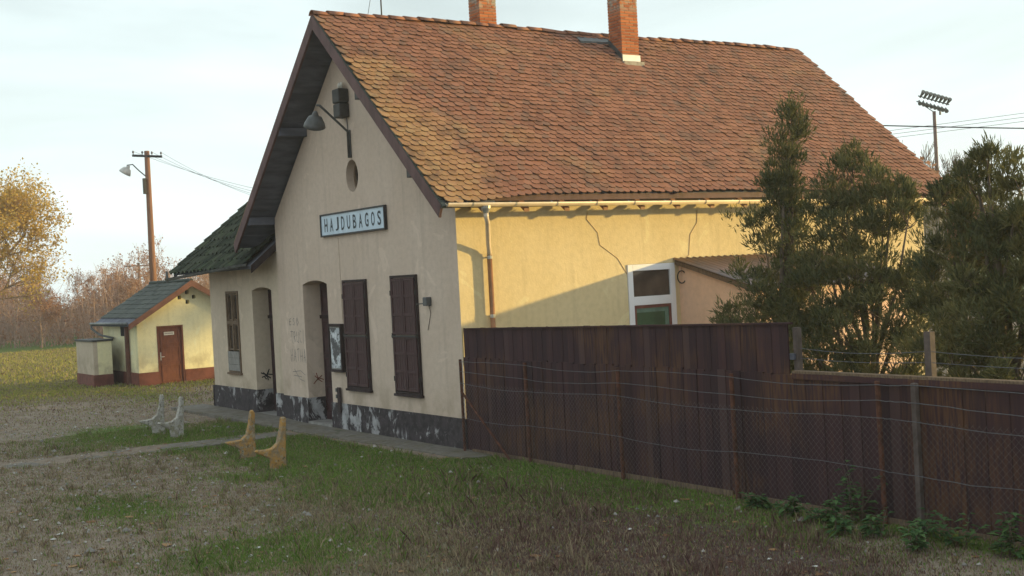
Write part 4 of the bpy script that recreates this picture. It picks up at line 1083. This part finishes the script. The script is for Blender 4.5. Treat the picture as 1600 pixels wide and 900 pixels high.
# floodlight mast
e, TB = thing('floodlight_mast', (-25.25, 46.9, 0), 'dark floodlight bank on a thin mast beyond the roof end', 'floodlight')
c = Vector((-25.25, 46.9, 11.35))
TB().tube([(c.x, c.y, -.5), (c.x, c.y, 11.1)], [.14, .09], 8).build('mast', 'mast_pole')
ax = (Vector((-24.953, 47.401, 11.5))-Vector((-25.934, 45.936, 12.1))).normalized(); sd_ = ax.cross(Vector((0, 0, 1))).normalized(); upv_ = sd_.cross(ax).normalized()
m = TB()
for off in (-.16, .16): m.tube([c+upv_*off-ax*.95+Vector((0, 0, .2)), c+upv_*off+ax*.85+Vector((0, 0, .2))], .035, 5)
m.build('frame', 'mast')
for row in (0, 1):
    for i in range(8):
        p = c+ax*(-.8+i*.22)+upv_*(.20 if row else -.12)+Vector((0, 0, .2)); d0 = (sd_*.35+upv_*(.28 if row else -.22))
        m = TB(); m.tube([p-d0*.25, p+d0*.2, p+d0*.75, p+d0*.8], [.05, .07, .12, .12], 6); m.build('floodlight', 'mast')
TB().tube([c+Vector((0, 0, -.3)), c-ax*.5+Vector((0, 0, -.12)), c-ax*.6+Vector((0, 0, .2))], .025, 5).build('brace', 'mast')
TB().tube([c+ax*.35+Vector((0, 0, .1)), c+ax*.35+Vector((0, 0, -.35))], [.03, .06], 6).build('siren', 'mast')

# ------------------------------------------------------------------ trees
def grow(seed, H, r0, levels, spread=.6, up=.25, nkids=(3, 5), taper=.62, clear=.3, bend=.16):
    """branch skeleton: list of (points, radii, level)"""
    r = random.Random(seed); out_ = []
    def rec(p, d, L, rad, lev):
        n = max(3, 6-lev); pts = [p.copy()]; rads = [rad]; q = p.copy(); dd = d.copy()
        for i in range(n):
            dd = (dd+Vector((r.gauss(0, bend), r.gauss(0, bend), r.gauss(0, bend)+up*.12*lev))).normalized(); q = q+dd*L/n
            pts.append(q.copy()); rads.append(rad*(1-.62*(i+1)/n) if lev < levels else rad*(1-.8*(i+1)/n))
        out_.append((pts, rads, lev))
        if lev >= levels: return
        k = r.randint(*nkids)+(2 if lev == 0 else 0)
        for j in range(k):
            t = r.uniform(clear if lev == 0 else .25, 1.0); f = t*n; i = min(int(f), n-1); b = pts[i].lerp(pts[i+1], f-i)
            base = (pts[i+1]-pts[i]).normalized(); a = base.orthogonal().normalized(); a.rotate(Matrix.Rotation(r.uniform(0, 2*PI), 3, base))
            nd = (base*(1-spread*.5)+a*spread*r.uniform(.7, 1.2)+Vector((0, 0, up))).normalized()
            rec(b, nd, L*r.uniform(taper*.8, taper*1.1)*(1-.3*t if lev == 0 else 1), rads[i]*.6, lev+1)
    rec(Vector((0, 0, -.2)), Vector((0, 0, 1)), H*.72, r0, 0)
    return out_
def wood_mesh(br, name, mat, lmin=0, lmax=9, minr=.004):
    m = MB()
    for pts, rads, lev in br:
        if lmin <= lev <= lmax: m.tube(pts, [max(minr, x) for x in rads], 8 if lev == 0 else (5 if lev == 1 else 3), cap=False)
    return m.mesh(name, mat, True)
def leaf_cloud(points, n, size, jit, seed, aspect=1.4):
    r = np.random.default_rng(seed); P = np.array([tuple(p) for p in points]); c = P[r.integers(0, len(P), n)]+r.normal(0, jit, (n, 3))
    a = r.normal(0, 1, (n, 3)); a /= np.linalg.norm(a, axis=1)[:, None]; b = np.cross(a, r.normal(0, 1, (n, 3))); b /= np.linalg.norm(b, axis=1)[:, None]
    s = size*r.uniform(.6, 1.3, n)[:, None]; a = a*s*aspect*.5; b = b*s*.5
    V_ = np.stack([c-a, c+b*.8, c+a, c-b*.8], 1).reshape(-1, 3); return V_, r.random(n)
def quads_mesh(name, V_, col, mat):
    n = len(V_)//4; me = bpy.data.meshes.new(name); me.vertices.add(n*4); me.vertices.foreach_set('co', V_.astype(np.float32).ravel())
    me.loops.add(n*4); me.loops.foreach_set('vertex_index', np.arange(n*4, dtype=np.int32)); me.polygons.add(n); me.polygons.foreach_set('loop_start', np.arange(0, n*4, 4, dtype=np.int32))
    a = me.attributes.new('tilecol', 'FLOAT', 'FACE'); a.data.foreach_set('value', col.astype(np.float32)); me.materials.append(MAT[mat]); me.update(); me.validate(); return me
def place_tree(name, meshes, loc, rz, sc, label, cat, group=None):
    e = empty(name, loc); e.rotation_euler = (0, 0, rz); e.scale = (sc, sc, sc); tag(e, label, cat, group)
    for nm, me in meshes: link(nm, me, e)
    return e
# big autumn tree at left
br = grow(8, 15.5, .30, 4, .75, .22, (6, 8), .60, .25, .07)
tips = [p for pts, rr, lev in br if lev >= 3 for p in pts[1:]]
V_, cl = leaf_cloud(tips, 20000, .17, .28, 4)
place_tree('autumn_tree', [('trunk', wood_mesh(br, 'trunk', 'bark_warm')), ('crown', quads_mesh('crown', V_, cl, 'autumn_leaf'))], (-61.2, 2.0, 0), .6, .74, 'large half bare tree with golden yellow leaves at the left edge', 'tree')
# bare and russet trees of the wood edge
var = []
for k in range(5):
    H_ = [9, 8, 10, 7, 8.5][k]; br = grow(40+k, H_, .13, 4, .65, .30, (3, 5), .62, .2, .14)
    tips = [p for pts, rr, lev in br if lev >= 3 for p in pts[1:]]
    V_, cl = leaf_cloud(tips, 1500 if k % 2 else 700, .16, .2, 60+k)
    var.append([('trunk', wood_mesh(br, 'trunk', 'bark_pale', minr=.012)), ('crown', quads_mesh('crown', V_, cl, 'brown_leaf'))])
rw = random.Random(3); cnt = 0
words = ['bare', 'russet twigged', 'thin grey']
for i in range(34):
    u = rw.uniform(-60, 400); dist = rw.uniform(78, 118); P = camw(u, 500, dist); P.z = 0
    k = rw.randrange(5); s = rw.uniform(.42, .70)*dist/95
    place_tree('woodland_tree', var[k], P, rw.uniform(0, 6.28), s, 'bare brown tree in the hazy wood edge behind the lawn at left', 'tree', 'trees of the wood edge')
# far mass of the wood: undergrowth that reads as one
pts = []
for i in range(2600):
    u = rw.uniform(-150, 480); dist = rw.uniform(85, 135); P = camw(u, 500, dist); h = rw.uniform(1.0, 5.2)*(.7+.5*math.sin(u*.021+1)**2); pts.append((P.x, P.y, h, rw))
m = MB()
for (x, y, h, _) in pts:
    p = Vector((x, y, -.2)); d = Vector((rw.gauss(0, .18), rw.gauss(0, .18), 1)); q_ = p+d*h
    m.tube([p, p.lerp(q_, .5)+Vector((rw.gauss(0, .15), rw.gauss(0, .15), 0)), q_], [.035, .025, .010], 3, cap=False)
    for j in range(5):
        t = rw.uniform(.25, .95); b = p.lerp(q_, t); m.tube([b, b+Vector((rw.gauss(0, .5), rw.gauss(0, .5), rw.uniform(.3, 1.0)))], [.014, .006], 3, cap=False)
o = m.build('undergrowth', 'bark_pale', None, False, 'stuff'); tag(o, 'dense brown undergrowth of the far wood edge', 'undergrowth')
V_, cl = leaf_cloud([(x, y, h*rw.uniform(.1, 1)) for (x, y, h, _) in pts], 14000, .20, .5, 77)
o = link('brush_leaves', quads_mesh('brush', V_, cl, 'brown_leaf'), None, 'stuff'); tag(o, 'russet leaves still hanging in the far undergrowth', 'undergrowth')
# bare trees at the right behind the roof end
for i, (u, v, dist, s) in enumerate(((1480, 500, 48, .86), (1510, 500, 52, .90), (1550, 500, 47, .76), (1440, 500, 56, .86))):
    P = camw(u, v, dist); P.z = 0; br = grow(90+i, 7.4, .09, 4, .62, .42, (5, 7), .60, .05, .07)
    place_tree('bare_tree', [('trunk', wood_mesh(br, 'trunk', 'bark', minr=.010))], P, i*1.3, s,
      'bare upright tree behind the roof end, %s of four' % ('second from left', 'second from right', 'rightmost', 'leftmost')[i], 'tree', 'bare trees behind the roof end')
# unseen trees added behind the house to shade the forecourt
for i, (x, y, s, k) in enumerate(((-8.6, 24.5, 1.0, 2), (-5.0, 29, 1.05, 0), (-1.5, 25, 1.0, 2))):
    br = grow(120+i, 8.0, .2, 4, .7, .2, (5, 7), .6, .2); tips = [p for pts_, rr, lev in br if lev >= 2 for p in pts_[1:]]
    V_, cl = leaf_cloud(tips, 5000, .26, .3, 130+i)
    place_tree('shade_tree', [('trunk', wood_mesh(br, 'trunk', 'bark')), ('crown', quads_mesh('crown', V_, cl, 'brown_leaf'))], (x, y, 0), i*2.1, s*.72, 'unseen low russet tree added for shade behind the station, %s' % ('nearest the wing', 'in the middle', 'nearest the side wall')[i], 'tree', 'shade trees added behind the station')

# junipers behind the fence: foliage sprays packed in uneven clumps
def juniper(base, lumps, nspray, seed, label):
    r = np.random.default_rng(seed); rr = random.Random(seed); e = empty('juniper', base); tag(e, label, 'juniper', 'junipers behind the board fence'); bx, by, bz = base
    m = MB(); clumps = []
    tot = sum(l[3]*l[5] for l in lumps)
    for (cx, cy, cz, rx, ry, dens) in [(l[0], l[1], l[2], l[3], l[4], l[5]) for l in lumps]:
        nl = max(5, int(150*dens*rx*ry/(1.0)))
        for i in range(nl):
            a = r.normal(0, 1, 3); a /= np.linalg.norm(a); q = r.uniform(.25, 1.0)**.5
            clumps.append((cx+a[0]*rx*q, cy+a[1]*rx*.85*q, cz+a[2]*ry*q, r.uniform(.06, .22)))
    # stems and branches to the lumps
    for i in range(2):
        top = lumps[min(i, len(lumps)-1)]; p0 = Vector((rr.gauss(0, .12), rr.gauss(0, .12), -.1)); p1 = Vector((top[0]-bx, top[1]-by, top[2]-.1))
        m.tube([p0, p0.lerp(p1, .35)+Vector((rr.gauss(0, .1), rr.gauss(0, .1), 0)), p0.lerp(p1, .7)+Vector((rr.gauss(0, .1), rr.gauss(0, .1), 0)), p1], [.075, .055, .035, .012], 6)
    for l in lumps:
        p1 = Vector((l[0]-bx, l[1]-by, l[2]-.05)); p0 = Vector((p1.x*.15, p1.y*.15, max(.2, p1.z*.45)))
        m.tube([p0, p0.lerp(p1, .5)+Vector((rr.gauss(0, .08), rr.gauss(0, .08), -.06)), p1], [.04, .025, .010], 5)
    for c in clumps[::2]:
        l = min(lumps, key=lambda l: (l[0]-c[0])**2+(l[1]-c[1])**2+(l[2]-c[2])**2)
        p1 = Vector((c[0]-bx, c[1]-by, c[2])); p0 = Vector((l[0]-bx, l[1]-by, l[2]-.25)); m.tube([p0, p0.lerp(p1, .6)+Vector((0, 0, -.03)), p1], [.010, .007, .003], 3, cap=False)
    m.build('trunk', 'bark', e, True)
    C = np.array(clumps); n = nspray; ci = r.integers(0, len(C), n); c = C[ci]
    off = r.normal(0, 1, (n, 3)); off /= np.linalg.norm(off, axis=1)[:, None]; off *= (r.uniform(0, 1, n)**.5)[:, None]
    p = c[:, :3]+off*c[:, 3:4]*np.array([1.1, 1.1, .95]); ctr_ = np.array([bx, by, bz+1.5])
    d = off*.9+np.array([0, 0, .75])+(p-ctr_)/3.0*.35+r.normal(0, .3, (n, 3)); d /= np.linalg.norm(d, axis=1)[:, None]
    s = np.cross(d, r.normal(0, 1, (n, 3))); s /= np.linalg.norm(s, axis=1)[:, None]
    L = r.uniform(.07, .16, n)[:, None]; w_ = r.uniform(.006, .013, n)[:, None]; p = p-np.array([bx, by, bz])
    nrm = np.cross(d, s); Vs = []
    for (sv, t0) in ((s, 0), (nrm, .25)):
        b0 = p+d*L*t0; Vs.append(np.stack([b0-sv*w_*.4, b0+d*L*.55-sv*w_, b0+d*L, b0+d*L*.55+sv*w_], 1))
    # side twigs
    for sg_ in (1, -1):
        d2 = d*.75+s*sg_*.65; b0 = p+d*L*.25; Vs.append(np.stack([b0, b0+d2*L*.4-nrm*w_*.7, b0+d2*L*.75, b0+d2*L*.4+nrm*w_*.7], 1))
    V_ = np.concatenate(Vs).reshape(-1, 3); col = np.tile(np.clip(r.random(len(C))[ci]*.6+r.random(n)*.5, 0, 1), 4)
    link('crown', quads_mesh('crown', V_, col, 'juniper_leaf'), e); return e
def lump(u, v, ru, rv, y, dens=1.0):
    # crown lobes given as world positions through the known standing plane of the tree
    d = cF+cR*((u-800)/FPX)+cU*((450-v)/FPX); t = (y+11.951)/d.y; P = Vector((19.782, -11.951, 3.2))+d*t; k = t/FPX
    return (P.x, y, P.z, ru*k*1.27, rv*k*1.2, dens*.66)
JL = [lump(*a) for a in ((1238, 195, 17, 28, 3.4, 2.2), (1228, 235, 22, 26, 3.3, 1.5), (1214, 285, 26, 32, 3.3, 1.2), (1222, 335, 30, 30, 3.3, 1.0), (1236, 270, 15, 24, 3.3, 1.6), (1234, 318, 17, 26, 3.3, 1.5), (1235, 372, 26, 26, 3.2, 1.2), (1190, 355, 50, 24, 3.4, .7), (1200, 410, 46, 34, 3.2, .8), (1222, 455, 50, 38, 3.0, 1.0), (1190, 495, 62, 34, 2.9, 1.0), (1160, 520, 40, 26, 2.9, .7), (1190, 560, 55, 30, 2.6, 1.0), (1240, 530, 55, 45, 2.8, 1.0), (1220, 620, 60, 50, 2.7, .8))]
JM = [lump(*a) for a in ((1262, 430, 30, 34, 3.1, .9), (1258, 490, 34, 36, 3.0, 1.0), (1420, 330, 30, 24, 3.4, .8), (1432, 430, 34, 36, 3.2, .8), (1440, 520, 36, 40, 2.9, .8), (1332, 262, 30, 26, 3.5, 1.5), (1318, 300, 40, 30, 3.4, 1.2), (1292, 330, 32, 24, 3.3, .9), (1395, 295, 40, 26, 3.5, 1.1), (1380, 340, 48, 34, 3.4, 1.0), (1330, 360, 54, 38, 3.2, 1.1), (1290, 400, 48, 40, 3.1, .8), (1360, 420, 60, 44, 3.2, 1.0), (1300, 460, 58, 44, 3.0, 1.0), (1390, 480, 56, 44, 3.1, .8), (1330, 520, 70, 44, 2.8, .8), (1280, 560, 60, 36, 2.6, .9), (1400, 560, 70, 40, 2.8, .8), (1340, 620, 90, 50, 2.7, .8))]
JR = [lump(*a) for a in ((1542, 245, 22, 18, 2.4, 1.3), (1528, 285, 30, 26, 2.4, .8), (1596, 275, 30, 26, 2.2, .9), (1650, 290, 40, 30, 2.2, .9), (1490, 320, 38, 34, 2.5, 1.1), (1560, 335, 52, 36, 2.3, 1.1), (1612, 355, 46, 40, 2.2, .8), (1500, 390, 52, 44, 2.4, 1.2), (1570, 420, 64, 50, 2.2, 1.2), (1480, 460, 48, 44, 2.4, 1.0), (1550, 500, 72, 50, 2.1, 1.1), (1620, 480, 60, 60, 2.1, 1.0), (1490, 550, 60, 40, 2.2, 1.0), (1590, 570, 80, 44, 2.0, 1.0), (1540, 640, 100, 50, 2.0, .8))]
juniper((5.2, 3.0, 0), JL, 10500, 1, 'thin juniper with a tall ragged spire in front of the annex')
juniper((6.9, 3.1, 0), JM, 15500, 2, 'broad juniper with several tops in front of the yellow wall')
juniper((10.0, 2.1, 0), JR, 18000, 3, 'dense dark juniper at the right edge behind the low fence')

# ------------------------------------------------------------------ ground cover
def blades(n, xr, yr, seed):
    r = np.random.default_rng(seed); x = r.uniform(*xr, n); y = r.uniform(*yr, n)
    g, d, wd, br_ = masks(x, y)
    # keep what the ground carries
    P = np.clip(.30+g*.9+d*.5+wd*.6, 0, 1)*(1-br_); P *= np.where((y > -.03) & (x > -13.3) & (x < 14.8), 0, 1)*np.where((np.abs(y+.02) < .05) & (x > 0), 0, 1)
    k = r.random(n) < P; return x[k], y[k], g[k], d[k], wd[k], r
xs, ys, gs, ds, ws = [], [], [], [], []
for (n, xr, yr, sd_2) in ((420000, (-10, 13.5), (-9.5, 0), 1), (70000, (-30, -10), (-9, 4), 2), (70000, (-62, -27), (-9, 16), 3)):
    a = blades(n, xr, yr, sd_2); [l.append(v) for l, v in zip((xs, ys, gs, ds, ws), a[:5])]
r = np.random.default_rng(19); tcx, tcy = r.uniform(-10, 13, 1500), r.uniform(-9.5, -.25, 1500); tcs = r.uniform(.02, .075, 1500); ti = np.repeat(np.arange(1500), 20)
tx_ = tcx[ti]+r.normal(0, 1, len(ti))*tcs[ti]; ty_ = tcy[ti]+r.normal(0, 1, len(ti))*tcs[ti]; tg, td, tw, tb = masks(tx_, ty_); kk = (tb < .4) & (ty_ < -.12)
n0 = sum(len(q_) for q_ in xs)
for l, v in zip((xs, ys, gs, ds, ws), (tx_, ty_, tg, td, tw)): l.append(v[kk])
tmul = np.concatenate([np.ones(n0), r.uniform(1.6, 4.2, 1500)[ti][kk]])
x, y, g, d, wd = map(np.concatenate, (xs, ys, gs, ds, ws)); n = len(x); r = np.random.default_rng(9); z = hgt(x, y)
far = np.clip((-x-10)/20, 0, 1)
tus = np.clip((fbm(x, y, 1.9, 44)-.5)*5, 0, 1); Hh = (.012+.022*r.random(n))*(1+1.6*np.clip(wd, 0, 1)*r.random(n)*tus*1.6+d*1.0*r.random(n)+.5*g*(.3+tus))*(1+far*2.2)*.95*tmul; wid = (.0035+.0035*r.random(n))*(1+4*far)*(1+.3*d)
th = r.uniform(0, 2*PI, n); ln = r.uniform(.1, .9, n); ph = r.uniform(0, 2*PI, n)
bx_, by_ = np.cos(th)*wid, np.sin(th)*wid; tx, ty = np.cos(ph)*ln*Hh, np.sin(ph)*ln*Hh
v0 = np.stack([x-bx_, y-by_, z-.004], -1); v1 = np.stack([x+bx_, y+by_, z-.004], -1); v2 = np.stack([x+tx*.45+bx_*.7, y+ty*.45+by_*.7, z+Hh*.65], -1); v3 = np.stack([x+tx-bx_*.05, y+ty, z+Hh], -1); v4 = np.stack([x+tx*.45-bx_*.7, y+ty*.45-by_*.7, z+Hh*.65], -1)
V_ = np.stack([v0, v1, v2, v3, v4], 1).reshape(-1, 3)
gcol = ((np.array([.085, .165, .028])+np.array([.11, .10, .028])*r.random((n, 1)))*(.75+.5*fbm(x, y, .6, 52))[:, None])*(1-far[:, None])+far[:, None]*(np.array([.24, .25, .06])+np.array([.22, .13, .05])*r.random((n, 1))); dcol = np.array([.19, .148, .095])+np.array([.19, .148, .095])*r.random((n, 1)); wcol = np.array([.10, .052, .048])+np.array([.13, .085, .065])*r.random((n, 1))
pg = g+.05; pd_ = d*.75+.16; pw = wd*1.1+.05; s = pg+pd_+pw; u = r.random(n)*s
col = np.where((u < pg)[:, None], gcol, np.where((u < pg+pd_)[:, None], dcol, wcol))
me = bpy.data.meshes.new('grass'); me.vertices.add(n*5); me.vertices.foreach_set('co', V_.astype(np.float32).ravel()); me.loops.add(n*5); me.loops.foreach_set('vertex_index', np.arange(n*5, dtype=np.int32))
me.polygons.add(n); me.polygons.foreach_set('loop_start', np.arange(0, n*5, 5, dtype=np.int32))
a = me.attributes.new('bcol', 'FLOAT_COLOR', 'FACE'); a.data.foreach_set('color', np.concatenate([col, np.ones((n, 1))], 1).astype(np.float32).ravel())
me.materials.append(MAT['grass']); me.update(); me.validate()
o = link('grass', me, None, 'stuff'); tag(o, 'short patchy grass and dry weeds on the forecourt', 'grass')
# pale stones, fallen leaves and scraps scattered over the ground
def scatter(name, n, size, seed, mat, label, flat, xr=(-16, 13), yr=(-9.5, -.6), clump=0.0):
    r = np.random.default_rng(seed); x = r.uniform(*xr, n); y = r.uniform(*yr, n); z = hgt(x, y); m = MB()
    for i in range(n):
        s = size*r.lognormal(0, .45); a = r.uniform(0, 6.28); c = Vector((x[i], y[i], z[i]+(.3*s*flat if flat > .3 else .012)))
        k = 6; ring = [c+Vector((math.cos(a+2*PI*j/k)*s*r.uniform(.6, 1.1), math.sin(a+2*PI*j/k)*s*r.uniform(.5, 1), r.uniform(-.1, .1)*s)) for j in range(k)]
        top = c+Vector((r.normal(0, .2)*s, r.normal(0, .2)*s, s*flat)); m.add(ring+[top], [(j, (j+1) % k, k) for j in range(k)], float(r.random()))
    o = m.build(name, mat, None, False, 'stuff'); return tag(o, label, 'litter')
leaf_mat('pale_scrap', (.30, .28, .25), (.62, .60, .57), .1); leaf_mat('stone', (.14, .125, .115), (.36, .33, .30), 0); leaf_mat('fallen', (.20, .09, .04), (.34, .20, .09), .1)
scatter('gravel', 2600, .020, 5, 'stone', 'loose grey gravel over the worn earth', .7)
scatter('gravel', 900, .022, 15, 'stone', 'coarser gravel near the track side', .7, (-12, 6), (-9.5, -4))
scatter('fallen_leaves', 1500, .032, 6, 'fallen', 'brown fallen leaves on the grass', .12)
scatter('paper_scraps', 150, .030, 7, 'pale_scrap', 'small white scraps of litter scattered on the ground', .25)
# leafy weeds along the foot of the fence
def weed_plant(x, y, h, seed, label):
    r = random.Random(seed); e = empty('weed_plant', (x, y, 0)); tag(e, label, 'plant', 'weeds along the fence foot'); st = MB(); lv = MB()
    for s in range(r.randint(4, 7)):
        d = Vector((r.gauss(0, .45), r.gauss(-.12, .25), 1)).normalized(); L = h*r.uniform(.55, 1.1); p = Vector((r.gauss(0, .06), r.gauss(0, .04), 0)); q_ = p+d*L
        st.tube([p, p.lerp(q_, .6)+Vector((0, 0, .02)), q_], [.007, .005, .003], 4, cap=False)
        for j in range(14):
            t = .15+.85*j/13; b = p.lerp(q_, t); an_ = r.uniform(0, 6.28); l = r.uniform(.08, .16)*(1.15-.4*t); o_ = Vector((math.cos(an_), math.sin(an_), r.uniform(-.3, .35))).normalized(); sd3 = o_.cross(Vector((0, 0, 1))).normalized()*l*.33
            b1 = b+o_*l*.25; lv.add([b1, b1+o_*l*.4+sd3+Vector((0, 0, .01)), b1+o_*l+Vector((0, 0, -.015)), b1+o_*l*.4-sd3+Vector((0, 0, .01))], [(0, 1, 2, 3)], r.random())
    st.build('stem', 'weed_leaf' if False else 'bark', e); lv.build('leaves', 'weed_leaf', e)
wl = ['left of the concrete post', 'below the rusty post', 'climbing the wire by the rusty post', 'right of the pale post', 'in front of the pale post', 'toward the right edge', 'at the right edge', 'near the middle rusty post', 'spreading before the sill board', 'low by the fence corner']
for i, (x, y, h) in enumerate(((8.6, -.55, .40), (9.2, -.5, .42), (9.45, -.22, .95), (10.55, -.45, .45), (10.1, -.75, .40), (11.1, -.5, .55), (11.7, -.55, .60), (8.0, -.45, .28), (10.9, -1.0, .38), (9.7, -.85, .34))):
    weed_plant(x, y, h*.75, 300+i, 'green leafy weed at the fence foot, '+wl[i])

# ------------------------------------------------------------------ evening haze
hz = bpy.data.materials.new('haze'); hz.use_nodes = True; hn = hz.node_tree; hn.nodes.clear()
ho = hn.nodes.new('ShaderNodeOutputMaterial'); hv = hn.nodes.new('ShaderNodeVolumePrincipled')
hv.inputs['Color'].default_value = (.93, .95, 1.0, 1); hv.inputs['Density'].default_value = .0008; hv.inputs['Anisotropy'].default_value = .3
hn.links.new(hv.outputs[0], ho.inputs['Volume']); MAT['haze'] = hz
h_ = MB().box(-480, 480, -480, 480, -1.2, 14.0).build('haze', 'haze', None, False, 'stuff'); tag(h_, 'thin pale evening haze over the whole place', 'haze')
